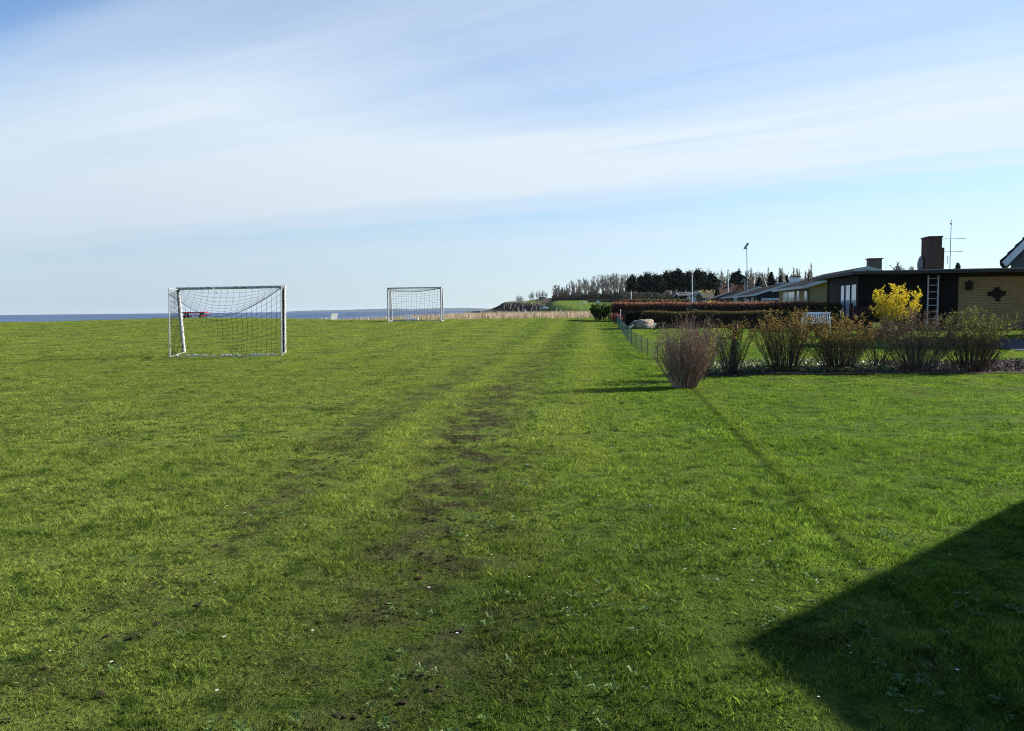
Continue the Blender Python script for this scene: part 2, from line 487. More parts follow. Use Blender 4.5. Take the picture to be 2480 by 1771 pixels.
def weed_patch(name, seed, mat):
    rg = np.random.default_rng(seed); vs = []
    for k in range(9):
        a = k * 2.4 + rg.random() * 2; r = .03 + .06 * rg.random(); d = np.array([math.cos(a), math.sin(a), 0]); s_ = np.array([-d[1], d[0], 0]) * r * .2
        z0, z1 = .015, .02 + .05 * rg.random()
        vs += [d * .01 + [0, 0, z0], d * r * .6 + s_ + [0, 0, z1], d * r + [0, 0, z1 - .008], d * r * .6 - s_ + [0, 0, z1 + .004]]
    me = arr_mesh(name, np.array(vs), 4); me.materials.append(mat); return bpy.data.objects.new(name, me)


def daisy(name, mat):
    mb = MB(); c = Vector((0, 0, .05)); n = 9
    for k in range(n):
        a = 2 * math.pi * k / n; b = a + .55
        mb.face(c, c + Vector((math.cos(a), math.sin(a), .12)) * .011, c + Vector((math.cos(a + .3), math.sin(a + .3), .1)) * .014, c + Vector((math.cos(b), math.sin(b), .12)) * .011)
    me = bpy.data.meshes.new(name); me.from_pydata(mb.v, [], mb.f); me.materials.append(mat); return bpy.data.objects.new(name, me)


def scatter(name, protos, pts, kinds, scales, label, cat):
    me = bpy.data.meshes.new(name); n = len(pts); me.vertices.add(n); me.vertices.foreach_set('co', pts.astype(np.float32).ravel())
    a = me.attributes.new('kind_index', 'INT', 'POINT'); a.data.foreach_set('value', kinds.astype(np.int32))
    a = me.attributes.new('turn', 'FLOAT_VECTOR', 'POINT'); r = np.zeros((n, 3), np.float32); r[:, 2] = rng.random(n) * 6.283; a.data.foreach_set('vector', r.ravel())
    a = me.attributes.new('size', 'FLOAT_VECTOR', 'POINT'); a.data.foreach_set('vector', scales.astype(np.float32).ravel())
    ob = link(name, me, None); tag(ob, label, cat, kind='stuff')
    ng = bpy.data.node_groups.new(name + ' scatter', 'GeometryNodeTree')
    ng.interface.new_socket('Geometry', in_out='INPUT', socket_type='NodeSocketGeometry'); ng.interface.new_socket('Geometry', in_out='OUTPUT', socket_type='NodeSocketGeometry')
    gi = ng.nodes.new('NodeGroupInput'); go = ng.nodes.new('NodeGroupOutput'); jn = ng.nodes.new('GeometryNodeJoinGeometry')
    def attr(nm, t):
        q = ng.nodes.new('GeometryNodeInputNamedAttribute'); q.data_type = t; q.inputs[0].default_value = nm; return q.outputs[0]
    ki = attr('kind_index', 'INT'); tu = attr('turn', 'FLOAT_VECTOR'); si = attr('size', 'FLOAT_VECTOR')
    for k, pr in enumerate(protos):
        oi = ng.nodes.new('GeometryNodeObjectInfo'); oi.inputs[0].default_value = pr; oi.inputs['As Instance'].default_value = True
        cmp_ = ng.nodes.new('FunctionNodeCompare'); cmp_.data_type = 'INT'; cmp_.operation = 'EQUAL'
        ng.links.new(ki, cmp_.inputs[2]); cmp_.inputs[3].default_value = k
        ip = ng.nodes.new('GeometryNodeInstanceOnPoints')
        ng.links.new(gi.outputs[0], ip.inputs['Points']); ng.links.new(cmp_.outputs[0], ip.inputs['Selection']); ng.links.new(oi.outputs['Geometry'], ip.inputs['Instance'])
        ng.links.new(tu, ip.inputs['Rotation']); ng.links.new(si, ip.inputs['Scale']); ng.links.new(ip.outputs[0], jn.inputs[0])
    ng.links.new(jn.outputs[0], go.inputs[0])
    md = ob.modifiers.new('scatter', 'NODES'); md.node_group = ng
    return ob


def in_bed(x, y):     # planting bed under the shrub row and the driveway carry no turf
    b = (y > 17.15) & (y < 19.9) & (x > 4.0) & (x < 18)
    d = (x > 14.2 + .02 * (y - 22)) & (y > 22.2) & (y < 27.2)
    hs = (y > 32.2) & (x > 14.2)
    return b | d | hs


def track_mask(x, y):
    bend = .125 * np.maximum(y - 11, 0); xt = x - bend
    return np.maximum(np.exp(-((xt + .55) / .4) ** 2), .8 * np.exp(-((xt + 2.0) / .35) ** 2))


def zone(y0, y1, step, k0, nk, hs):
    ys_ = np.arange(y0, y1, step); out = []
    for y in ys_:
        half = .74 * y + 3.2; x = np.arange(-half, half, step)
        out.append(np.stack([x, x * 0 + y], 1))
    p = np.concatenate(out); p += (rng.random(p.shape) - .5) * step * .9
    p = p[~in_bed(p[:, 0], p[:, 1])]
    x, y = p[:, 0], p[:, 1]
    hn = .5 + .25 * np.sin(x * 4.7 + 1.3 * np.sin(y * 3.1)) * np.sin(y * 5.6 + 1.7 * np.sin(x * 2.3 + 2)) + .25 * np.sin(x * 1.9 - y * 2.2 + 1.4 * np.sin(y * 1.3)) * np.sin(y * 1.6 + x * 1.1)
    hz = hs * (.40 + .95 * hn) * (1 - .5 * track_mask(x, y))
    # the private lawn to the right of the mown edge is cut shorter, with a ragged unmown seam
    xe = np.interp(y, [0, 7, 14, 22], [2.4, 2.5, 3.35, 3.7])
    hz = np.where(x > xe, hz * .85, hz) * (1 + .35 * np.exp(-((x - xe - .03) / .10) ** 2) * (y < 15.5))
    # long grass along the fence
    hz = hz * (1 + 1.5 * np.exp(-((x - np.interp(y, [17, 22, 46], [3.45, 3.75, 5.0])) / .16) ** 2) * (y > 17))
    hz = hz * np.exp(rng.normal(size=len(p)) * .16)
    # thin spots where the soil shows, most of all along the wheel tracks
    bare = .03 + .40 * track_mask(x, y) * np.interp(y, [3, 8, 22, 40], [.5, 1, .7, .3])
    hole = np.sin(x * 3.7 + 2.2 * np.sin(y * 2.1)) * np.sin(y * 4.3 + 1.9 * np.sin(x * 2.9))
    ok = rng.random(len(p)) > np.clip(bare + .22 * (hole > .62), 0, .8)
    p, hz, x, y = p[ok], hz[ok], x[ok], y[ok]
    sc = np.stack([np.full(len(p), 1.0), np.full(len(p), 1.0), hz], 1)
    return np.column_stack([p, H(x, y) - .003]), rng.integers(k0, k0 + nk, len(p)), sc


protos = [patch('blade tuft', .26, 560, .012, .056, .0024, 10 + k) for k in range(4)] + \
         [patch('blade tuft', .55, 750, .014, .042, .0058, 20 + k) for k in range(3)] + \
         [patch('blade tuft', 1.1, 900, .016, .046, .010, 30 + k) for k in range(3)]
zs = [zone(1.4, 9.5, .19, 0, 4, .80), zone(9.3, 24, .40, 4, 3, .85), zone(23.5, 53.5, .85, 7, 3, 1.0)]
scatter('grass', protos, np.concatenate([z[0] for z in zs]), np.concatenate([z[1] for z in zs]), np.concatenate([z[2] for z in zs]),
        'short mown green turf with brown worn tracks covering the whole field', 'grass')

# crumbs of turned soil and torn turf in the wheel tracks
def clod(name, seed, mat):
    rr = random.Random(seed); mb = MB(); boulder_mesh(mb, (0, 0, .25), 1.0, .8, .55, seed, .6)
    me = bpy.data.meshes.new(name); me.from_pydata(mb.v, [], mb.f); me.materials.append(mat); return bpy.data.objects.new(name, me)


MAT_CLOD = M('turned soil crumb', (.060, .048, .030), .95, .5, 4, .05, .8, (.11, .10, .05), .58)
n = 16000; yy = 3 + 30 * rng.random(n) ** 1.2; xx = (rng.random(n) - .5) * 6 + .125 * np.maximum(yy - 11, 0) - .9
pr = track_mask(xx, yy) ** 2 * np.interp(yy, [3, 7, 20, 33], [.35, 1, .7, .2]) * (.5 + .5 * np.sin(xx * 5 + yy * 2.3) * np.sin(yy * 3.9 - xx * 2)) ; k_ = rng.random(n) < pr * 1.6; xx, yy = xx[k_], yy[k_]
sc = np.repeat((.006 + .013 * rng.random(len(xx)) ** 2)[:, None], 3, 1); sc[:, 2] *= .6
scatter('soil_crumbs', [clod('soil crumb', 5, MAT_CLOD), clod('soil crumb', 9, MAT_CLOD)], np.column_stack([xx, yy, H(xx, yy) + .004]), rng.integers(0, 2, len(xx)), sc, 'dark crumbs of turned soil and torn turf in the worn wheel tracks', 'soil')

MAT_WEED = leafmat('broad weed leaf', [(.05, .11, .02), (.09, .16, .035), (.15, .22, .08)], .35, .45, .25)
MAT_DAISY = leafmat('daisy petal', [(.75, .75, .72), (.85, .85, .8)], .3)
n = 420; yy = 2.8 + 15 * rng.random(n) ** 1.3; xx = (rng.random(n) - .5) * 2 * (.62 * yy + .3)
keep = (rng.random(n) < .25 + .75 * np.exp(-((xx - .2) / 1.6) ** 2)) & ~in_bed(xx, yy); xx, yy = xx[keep], yy[keep]
clx = np.repeat(xx, 3) + rng.normal(size=len(xx) * 3) * .09; cly = np.repeat(yy, 3) + rng.normal(size=len(xx) * 3) * .09
sc = np.repeat((.22 + .34 * rng.random(len(clx)))[:, None], 3, 1)
scatter('broadleaf_weeds', [weed_patch('weed rosette', k, MAT_WEED) for k in range(3)], np.column_stack([clx, cly, H(clx, cly) + .012]), rng.integers(0, 3, len(clx)), sc,
        'pale flat weed leaves growing among the worn turf in the foreground', 'weeds')
n = 380; yy = 3 + 42 * rng.random(n); xx = (rng.random(n) - .5) * 2 * (.62 * yy); k_ = ~in_bed(xx, yy); xx, yy = xx[k_], yy[k_]
sc = np.repeat((.32 + .3 * rng.random(len(xx)) + yy * .026)[:, None], 3, 1); sc[:, 2] = .8 + .2 * rng.random(len(xx))
scatter('daisies', [daisy('daisy head', MAT_DAISY)], np.column_stack([xx, yy, H(xx, yy) + .004]), np.zeros(len(xx), int), sc, 'tiny white daisies dotted over the short turf', 'flowers')

# ------------------------------------------------------------------ materials
WHITE_WORN = M('chipped white paint', (.50, .50, .48), .65, .25, 7, .25, .2, (.13, .115, .10), .53)
WHITE = M('white paint', (.72, .73, .74), .5, .12, 3)
GREY_METAL = M('galvanised tube', (.34, .35, .36), .45, .25, 8, .5, 0, (.12, .10, .08), .66)
NET = M('dark green netting', (.018, .030, .024), .8, .2, 3)
NET_PALE = M('grey netting', (.10, .12, .13), .8, .2, 3)
LACE = M('white lacing cord', (.6, .6, .58), .8, .2, 9)


# ------------------------------------------------------------------ football goals
def lerp(a, b, t): return a + (b - a) * t


def goal(label, FLb, FLt, FRb, FRt, RLb, RLt, RRb, RRt, post_r, pole_r, sag, mesh, torn, netmat, postmat, netr, lace):
    base = (FLb + FRb) / 2
    root = thing('football_goal', base, label, 'goal')
    for a, b in ((FLb, FLt), (FRb, FRt)):
        mb = MB(); mb.tube(a - Vector((0, 0, .03)), b, post_r, post_r, 12); mb.build('post', postmat, root)
    mb = MB(); d = (FRt - FLt).normalized() * post_r; mb.tube(FLt - d - Vector((0, 0, post_r * .6)), FRt + d - Vector((0, 0, post_r * .6)), post_r * .8, None, 12); mb.build('crossbar', postmat, root)
    for a, b in ((RLb, RLt), (RRb, RRt)):
        mb = MB(); mb.tube(a - Vector((0, 0, .02)), b, pole_r, None, 8); mb.build('rear_pole', GREY_METAL if lace else postmat, root)
    for a, b in ((RLt, FLt), (RRt, FRt)):
        mb = MB(); mb.tube(a, b - Vector((0, 0, post_r)), pole_r, None, 8); mb.build('roof_bar', postmat, root)
    mb = MB(); z = Vector((0, 0, pole_r))
    mb.tube(RLb + z, RRb + z, pole_r, None, 8); mb.tube(RLb + z, FLb + z, pole_r, None, 8); mb.tube(RRb + z, FRb + z, pole_r, None, 8)
    gb = mb.build('ground_bar', GREY_METAL, root)
    # net: roof panel from the crossbar to a slack rear rope, rear panel, two sides
    nb = MB(); rg = random.Random(4); W = (RRt - RLt).length; nx = int(W / mesh)
    def rope(t):
        p = lerp(RLt, RRt, t); s_ = sag * 4 * t * (1 - t) * (1 + .12 * math.sin(5 * t)); return p - Vector((0, 0, s_ + .03 + .12 * (1 - t) ** 3))
    def roof(t, k):
        a = lerp(FLt, FRt, t) - Vector((0, 0, post_r)); b = rope(t); p = lerp(a, b, k); p.z -= .22 * sag * 4 * t * (1 - t) * math.sin(math.pi * k); return p
    def rear(t, k):
        a = rope(t); b = lerp(RLb, RRb, t) + Vector((0, 0, .05)); p = lerp(a, b, k)
        bel = .32 * math.sin(math.pi * k) * math.sin(math.pi * t); return p + (FLb - RLb).normalized() * bel + Vector((0, 0, -.10 * sag * math.sin(math.pi * k) * math.sin(math.pi * t)))
    def weave(fn, n1, n2, hide=None):
        P_ = [[fn(i / n1, j / n2) for j in range(n2 + 1)] for i in range(n1 + 1)]
        for i in range(n1 + 1):
            for j in range(n2 + 1):
                if hide and hide(i / n1, j / n2): continue
                if i < n1 and not (hide and hide((i + 1) / n1, j / n2)): nb.tube(P_[i][j], P_[i + 1][j], netr, None, 3, False)
                if j < n2 and not (hide and hide(i / n1, (j + 1) / n2)): nb.tube(P_[i][j], P_[i][j + 1], netr, None, 3, False)
    depth = (FLb - RLb).length; Hh = (RLt - RLb).length
    weave(roof, int(nx * .8), max(3, int((depth + sag * .6) / mesh * .7)))
    hide = (lambda t, k: t < torn + .30 * (k - .25) + .04 * math.sin(k * 17) and k > .22) if torn else None
    weave(rear, nx, max(5, int((Hh - sag * .4) / mesh)), hide)
    def side(a0, a1, b0, b1, slack):
        def fn(t, k):
            p = lerp(lerp(a1, b1, t), lerp(a0, b0, t), k); p.z -= slack * math.sin(math.pi * t) * (1 - k); return p
        return fn
    weave(side(RLb, RLt, FLb, FLt, .15), max(3, int(depth / mesh)), int(Hh / mesh)); weave(side(RRb, RRt, FRb, FRt, .15), max(3, int(depth / mesh)), int(Hh / mesh))
    for i in range(40): nb.tube(rope(i / 40), rope((i + 1) / 40), netr * 2.2, None, 4, False)
    net = nb.build('net', netmat, root, recalc=False)
    if lace:
        for a, b, r in ((RLb, RLt, pole_r), (RRb, RRt, pole_r)):
            n_ = 34; pts = []; lb = MB()
            for k in range(n_ * 6):
                t = k / (n_ * 6); q = lerp(a, b, t); an = k * 2 * math.pi / 6; pts.append(q + Vector((math.cos(an), math.sin(an), 0)) * (r + .006))
            lb.path(pts, .007, 4); lb.build('lacing', LACE, root)
        for k in range(16):
            t = rg.random(); q = lerp(RLb, RRb, t) + Vector((0, -.02, .05)); d = (RRb - RLb).normalized(); w_ = rg.uniform(.05, .2); lb = MB()
            lb.path([q - d * w_ + Vector((0, -.03, -.02)), q + Vector((0, -.02, .05)), q + d * w_ * .6 + Vector((0, -.04, -.01)), q + d * w_ + Vector((0, -.06, .03))], .012, 4); lb.build('net_tie', LACE, root)
        t = .34; q = lerp(FLt, FRt, t); lb = MB(); lb.path([q - Vector((.03, .1, .0)), q + Vector((.1, -.12, -.14)), q + Vector((.13, -.12, -.2))], .012, 4); lb.build('net_tie', LACE, root)
    return root


def on_ground(v): return Vector((v.x, v.y, Hf(v.x, v.y)))


FLb = on_ground(P(446, 857, 24.9)); FRb = on_ground(P(689, 856, 24.6)); RLb = on_ground(P(411, 867, 23.3)); RRb = on_ground(P(682, 862, 23.1))
goal('weathered white football goal seen from behind with a sagging torn dark net', FLb, P(431, 697, 24.9), FRb, P(688, 692, 24.6), RLb, P(409.5, 700, 23.3), RRb, P(681, 694, 23.1),
     .055, .016, .72, .145, .30, NET, WHITE_WORN, .0042, True)
FLb = on_ground(P(940.5, 778, 46.4)); FRb = on_ground(P(1069, 777, 46.2)); RLb = on_ground(P(950, 775, 47.9)); RRb = on_ground(P(1074.5, 775, 47.7))
goal('farther white football goal at the field end with full pale net', FLb, P(939.5, 697, 46.4), FRb, P(1068, 695, 46.2), RLb, P(946.5, 699, 47.9), RRb, P(1071.5, 697, 47.7),
     .052, .026, .16, .15, 0, NET_PALE, M('grey white goal paint', (.50, .51, .52), .6, .2, 5, .3, 0, (.2, .2, .2), .6), .006, False)

# ------------------------------------------------------------------ picnic table, seats at the field edge
RED = M('red painted planks', (.58, .045, .035), .6, .2, 3); DARKWOOD = M('dark stained wood', (.03, .022, .02), .8, .3, 4)


def local_xf(loc, rz):
    m = Matrix.Translation(loc) @ Matrix.Rotation(rz, 4, 'Z')
    return lambda x, y, z: m @ Vector((x, y, z))


c = G(471, 54.3); root = thing('picnic_table', c, 'red picnic table with attached benches at the seaward edge of the field', 'picnic table')
T = local_xf(c, R(4))
def slab(mb, T, x0, x1, y0, y1, z0, z1): mb.obox(T(x0, y0, z0), T(x1, y0, z0) - T(x0, y0, z0), T(x0, y1, z0) - T(x0, y0, z0), Vector((0, 0, z1 - z0)))
mb = MB()
for k in range(5): slab(mb, T, -.85, .85, -.36 + k * .145, -.23 + k * .145, .55, .62)
mb.build('table_top', RED, root)
for sgn in (-1, 1):
    mb = MB(); slab(mb, T, -.85, .85, sgn * .72 - .13, sgn * .72 + .13, .34, .38); mb.build('bench_seat', RED, root)
for sx in (-.5, .5):
    mb = MB(); mb.beam(T(sx, -.5, -.03), T(sx, -.22, .56), .1, .09, (1, 0, 0)); mb.beam(T(sx, .5, -.03), T(sx, .22, .56), .1, .09, (1, 0, 0)); mb.beam(T(sx + .05, -.8, .31), T(sx + .05, .8, .31), .08, .07); mb.build('leg_frame', DARKWOOD, root)


def slat_bench(loc, rz, width, label, mat, vertical=True, tilt=None, nb_=14, group=None):
    root = thing('garden_bench', loc, label, 'bench', group)
    m = Matrix.Translation(loc) @ Matrix.Rotation(rz, 4, 'Z')
    if tilt: m = m @ Matrix.Translation((0, 0, tilt[1])) @ Matrix.Rotation(tilt[0], 4, 'X')
    T = lambda x, y, z: m @ Vector((x, y, z))
    w = width / 2
    def bx(mb, x0, x1, y0, y1, z0, z1): mb.obox(T(x0, y0, z0), T(x1, y0, z0) - T(x0, y0, z0), T(x0, y1, z0) - T(x0, y0, z0), T(x0, y0, z1) - T(x0, y0, z0))
    mb = MB()
    for k in range(5): bx(mb, -w, w, -.25 + k * .1, -.17 + k * .1, .40, .425)
    mb.build('seat', mat, root)
    mb = MB()   # back: leaning frame with slats
    def bk(x0, x1, s0, s1, th=.03):
        y0 = .24 + s0 * .22; y1 = .24 + s1 * .22
        mb.obox(T(x0, y0, .42 + s0 * .48), T(x1, y0, .42 + s0 * .48) - T(x0, y0, .42 + s0 * .48), T(x0, y1, .42 + s1 * .48) - T(x0, y0, .42 + s0 * .48), T(x0, y0 + th, .42 + s0 * .48) - T(x0, y0, .42 + s0 * .48))
    bk(-w, w, .84, 1.0, .035); bk(-w, w, .02, .12, .035)
    for k in range(nb_):
        x = -w + .03 + (2 * w - .1) * k / (nb_ - 1); bk(x, x + .04, .121, .839, .02)
    mb.build('backrest', mat, root)
    for sx in (-w, w):
        for y_, z1 in ((-.25, .62), (.22, .42)):
            mb = MB(); bx(mb, sx - .03, sx + .03, y_ - .03, y_ + .03, -.02, z1); mb.build('leg', mat, root)
        mb = MB(); bx(mb, sx - .04, sx + .04, -.30, .30, .621, .655); mb.build('armrest', mat, root)
    return root


c = G(803, 57.8)
slat_bench(c, R(225), .56, 'small white seat just beyond the lawn edge facing the sea', WHITE, nb_=9)
c = G(983, 47.0); root = thing('broken_bench', c, 'broken white bench lying flat on the grass inside the far goal', 'bench')
mb = MB()
for k in range(5): mb.obox(c + Vector((-.72, -.22 + k * .1, .03)), (.80, 0, .02), (0, .08, 0), (0, 0, .05))
mb.build('seat', M('stained white planks', (.34, .34, .33), .7, .3, 5), root)
mb = MB()
for k in range(4): mb.obox(c + Vector((.05, -.24 + k * .12, .05)), (.68, 0, .06), (0, .1, 0), (0, 0, .08))
mb.build('backrest', WHITE, root)
for y_ in (-.24, .18): mb = MB(); q0 = c + Vector((.58, y_, .13)); q1 = c + Vector((-.13, y_, .46)); mb.beam(q0, q1, .05, .055); mb.beam(lerp(q0, q1, .95), c + Vector((-.02, y_, .12)), .04, .04); mb.beam(lerp(q0, q1, .5), c + Vector((.28, y_, .14)), .04, .04); mb.build('leg', WHITE, root)

# ------------------------------------------------------------------ reeds
rg = np.random.default_rng(21)
n = 100000; y = 52.6 + 27 * rg.random(n); x = -34 + 56 * rg.random(n)
pxx = CX + x / y * F_PX
dens = np.interp(pxx, [560, 640, 700, 800, 900, 1000, 1100, 1250, 1450, 1600], [0, .03, .05, .07, .16, .38, .7, 1, 1, 0])
top_px = np.interp(pxx, [560, 700, 900, 1000, 1100, 1200, 1300, 1450], [771, 770, 766, 761, 757.5, 755, 754, 752])
ok = rg.random(n) < dens
x, y, pxx, top_px = x[ok], y[ok], pxx[ok], top_px[ok]
hor = 763.4 - .0105 * pxx; ztop = 1.6 - (top_px - hor) / F_PX * y
z0 = np.maximum(H(x, y), -.5); h = (ztop - z0) * (.55 + .52 * rg.random(len(x))); k = (h > .15) & (h < 3.2); x, y, z0, h = x[k], y[k], z0[k], h[k]; n = len(x)
b = np.stack([x, y, z0 - .05], 1); a = rg.random(n) * 6.283; la = rg.normal(size=(n, 2)) * .14 + [-.05, 0]
sd = np.stack([np.cos(a), np.sin(a), 0 * a], 1) * (.009 + .008 * rg.random(n))[:, None]
t = b.copy(); t[:, 0] += la[:, 0] * h; t[:, 1] += la[:, 1] * h; t[:, 2] += h
md_ = b * .3 + t * .7
v = np.stack([b - sd, b + sd, md_ + sd * 1.3, t, md_ - sd * 1.3], 1).reshape(-1, 3)
MAT_REED = leafmat('dry reed', [(.34, .26, .16), (.46, .37, .24), (.58, .48, .34), (.40, .29, .17)], .3, .8, .1)
tag(link('reeds', arr_mesh('reeds', v, 5), MAT_REED), 'pale tan dry reed bed along the shore beyond the lawn', 'reeds', kind='stuff')

# ------------------------------------------------------------------ trees
BARK = M('grey brown bark', (.085, .07, .058), .95, .35, 2.5)
BARK_PALE = M('pale bark', (.22, .20, .175), .95, .35, 2)
TWIG = M('bare twigs', (.15, .13, .115), .95, .3, 1)
TWIG_PALE = M('pale bare twigs', (.20, .175, .15), .95, .3, 1)
NEEDLE = leafmat('dark pine needles', [(.008, .015, .009), (.016, .028, .014), (.03, .045, .02)], .15, .8, .1)
SPRUCE = leafmat('dark spruce needles', [(.010, .02, .012), (.02, .035, .018)], .15, .8, .1)


def bare_tree_parts(h, spread, seed, tall=True, rmin=.022, dens=1.0):
    rj = random.Random(seed); tr = MB(); tw = MB()
    def grow(p, d, ln, r, lvl):
        seg = 3; pts = [p]
        for k in range(seg):
            d = (d + Vector((rj.gauss(0, .12), rj.gauss(0, .12), rj.gauss(.06, .06)))).normalized(); pts.append(pts[-1] + d * ln / seg)
        r1 = max(rmin, r * .45)
        (tr if lvl <= 1 else tw).path(pts, r, 6 if lvl == 0 else (4 if lvl == 1 else 3), r1)
        if lvl >= 4 or ln < h * .03: return
        nb_ = {0: int((13 if tall else 9) * dens), 1: int(6 * dens), 2: 4, 3: 2}[lvl]
        for k in range(nb_):
            t = rj.uniform(.28 if tall else .15, 1.0) if lvl == 0 else rj.uniform(.2, 1)
            i = min(seg - 1, int(t * seg)); q = lerp(pts[i], pts[i + 1], t * seg - i)
            az = rj.uniform(0, 6.283); out_ = Vector((math.cos(az), math.sin(az), 0))
            upk = (1.15 if tall else .55) if lvl == 0 else .8
            nd = (out_ * spread + Vector((0, 0, upk)) + d * .5).normalized()
            f = (.36 if tall else .75) if lvl == 0 else .55
            grow(q, nd, ln * f * rj.uniform(.6, 1.1) * (1.15 - .5 * t), max(rmin, r * (.42 if lvl == 0 else .5)), lvl + 1)
    grow(Vector((0, 0, -.2)), Vector((rj.gauss(0, .03), rj.gauss(0, .03), 1)).normalized(), h * (.86 if tall else .55), h * (.0105 if tall else .022), 0)
    return tr, tw


def conifer_parts(h, seed, kind):
    rj = random.Random(seed); rg = np.random.default_rng(seed); tr = MB(); pts = []
    tr.path([Vector((0, 0, -.2)), Vector((rj.gauss(0, .1), rj.gauss(0, .1), h * .5)), Vector((rj.gauss(0, .2), rj.gauss(0, .2), h * .95))], h * .017, 7, h * .006)
    if kind == 'pine':
        z0 = h * rj.uniform(.34, .44); nb_ = 30
        for k in range(nb_):
            t = (k + .5) / nb_; z = z0 + (h * .93 - z0) * t; az = k * 2.4 + rj.uniform(-.5, .5)
            reach = h * (.20 * math.sin(math.pi * min(1, .22 + t * .72)) ** .8) * rj.uniform(.6, 1.1)
            e = Vector((math.cos(az) * reach, math.sin(az) * reach, z + reach * .25)); tr.path([Vector((0, 0, z)), lerp(Vector((0, 0, z)), e, .5) + Vector((0, 0, -.05)), e], h * .005, 4, h * .002)
            for c_, rad in ((e, .075), (lerp(Vector((0, 0, z)), e, .5), .07)):
                q = rg.normal(size=(70, 3)); q /= np.linalg.norm(q, axis=1)[:, None]; q *= (h * rad * rj.uniform(.7, 1.2)) * (.55 + .45 * rg.random(70))[:, None]; q[:, 2] *= .55
                pts.append(q + np.array(c_))
        q = rg.normal(size=(120, 3)) * h * .045; q[:, 2] += h * .95; pts.append(q)
        sz = h * .045
    else:
        nb_ = 70
        for k in range(nb_):
            t = (k + .5) / nb_; z = h * (.08 + .9 * t); reach = h * .24 * (1 - t) ** .9 * rj.uniform(.75, 1.1) + .05; az = k * 2.4
            e = Vector((math.cos(az) * reach, math.sin(az) * reach, z - reach * .25)); tr.tube(Vector((0, 0, z)), e, h * .004, h * .002, 3, False)
            tt = rg.random((45, 1)) ** .7; q = np.array(Vector((0, 0, z))) * (1 - tt) + np.array(e) * tt; q += rg.normal(size=q.shape) * h * .014; pts.append(q)
        sz = h * .035
    return tr, np.concatenate(pts), sz


TREES = {}
def tree_proto(key, mk):
    if key not in TREES: TREES[key] = mk()
    return TREES[key]


def plant_tree(name, key, mk, loc, height, label, cat, group, rz, wide=1.0):
    """mk() -> (list of (part name, mesh, material), native height); parts share mesh data between copies"""
    parts, h0 = tree_proto(key, mk)
    r = thing(name, loc, label, cat, group); r.rotation_euler.z = rz; s_ = height / h0; r.scale = (s_ * wide, s_ * wide, s_)
    for nm, me, mt in parts:
        o = bpy.data.objects.new(nm, me); COL.objects.link(o); o.parent = r
    return r


def to_mesh(mb, name, mat):
    me = bpy.data.meshes.new(name); me.from_pydata(mb.v, [], mb.f); me.materials.append(mat); return me


def mk_bare(h, spread, seed, tall, bark, twig, rmin, dens=1.0):
    def f():
        a, b = bare_tree_parts(h, spread, seed, tall, rmin, dens)
        top = max(v[2] for v in b.v)
        return [('trunk', to_mesh(a, 'trunk', bark), bark), ('crown', to_mesh(b, 'crown', twig), twig)], top
    return f


def mk_con(h, seed, kind, leaf):
    def f():
        a, q, sz = conifer_parts(h, seed, kind); me = arr_mesh('crown', leaf_quads(q, sz * 1.3, np.random.default_rng(seed), 0, .7), 4); me.materials.append(leaf)
        return [('trunk', to_mesh(a, 'trunk', BARK), BARK), ('crown', me, leaf)], float(q[:, 2].max())
    return f


rj = random.Random(77)
def top_h(px, py, Y, g): return P(px, py, Y).z - g.z


# leafless wood on the hill, left of the pines
edge_x = [1335, 1345, 1360, 1375, 1390, 1410, 1430, 1460, 1490, 1520]; edge_y = [690, 692, 690, 686, 676, 672, 667, 663, 660, 660]
for k in range(60):
    px = 1340 + (1522 - 1340) * (k + rj.uniform(.1, .9)) / 60; Y = rj.uniform(375, 440); g_ = G(px, Y)
    hh = top_h(px, np.interp(px, edge_x, edge_y) + rj.choice([0, 1, 3, 7, 12]), Y, g_)
    v_ = k % 6; pale = v_ in (2, 5)
    plant_tree('bare_tree', ('tall', v_), mk_bare(18, .72, 100 + v_, True, BARK_PALE if pale else BARK, TWIG_PALE if pale else TWIG, .026), g_, hh, 'tall slender leafless tree in the wood left of the dark pines', 'tree', 'leafless trees left of the pines', rj.uniform(0, 6.28), rj.uniform(.8, 1.35))
# leafless wood behind the pines and houses
ex = [1520, 1600, 1660, 1700, 1740, 1790, 1830, 1870, 1910, 1960]; ey = [660, 655, 648, 652, 658, 655, 655, 660, 660, 668]
for k in range(58):
    px = 1525 + (1962 - 1525) * (k + rj.uniform(.1, .9)) / 58; Y = rj.uniform(330, 380); g_ = G(px, Y)
    hh = top_h(px, np.interp(px, ex, ey) + rj.choice([0, 2, 4, 8]), Y, g_); v_ = k % 6
    plant_tree('bare_tree', ('pale', v_), mk_bare(18, .8, 130 + v_, True, BARK_PALE if v_ % 2 else BARK, TWIG_PALE, .03), g_, hh, 'leafless tree in the wood behind the pines and houses', 'tree', 'leafless trees behind the pines', rj.uniform(0, 6.28), 1.15)
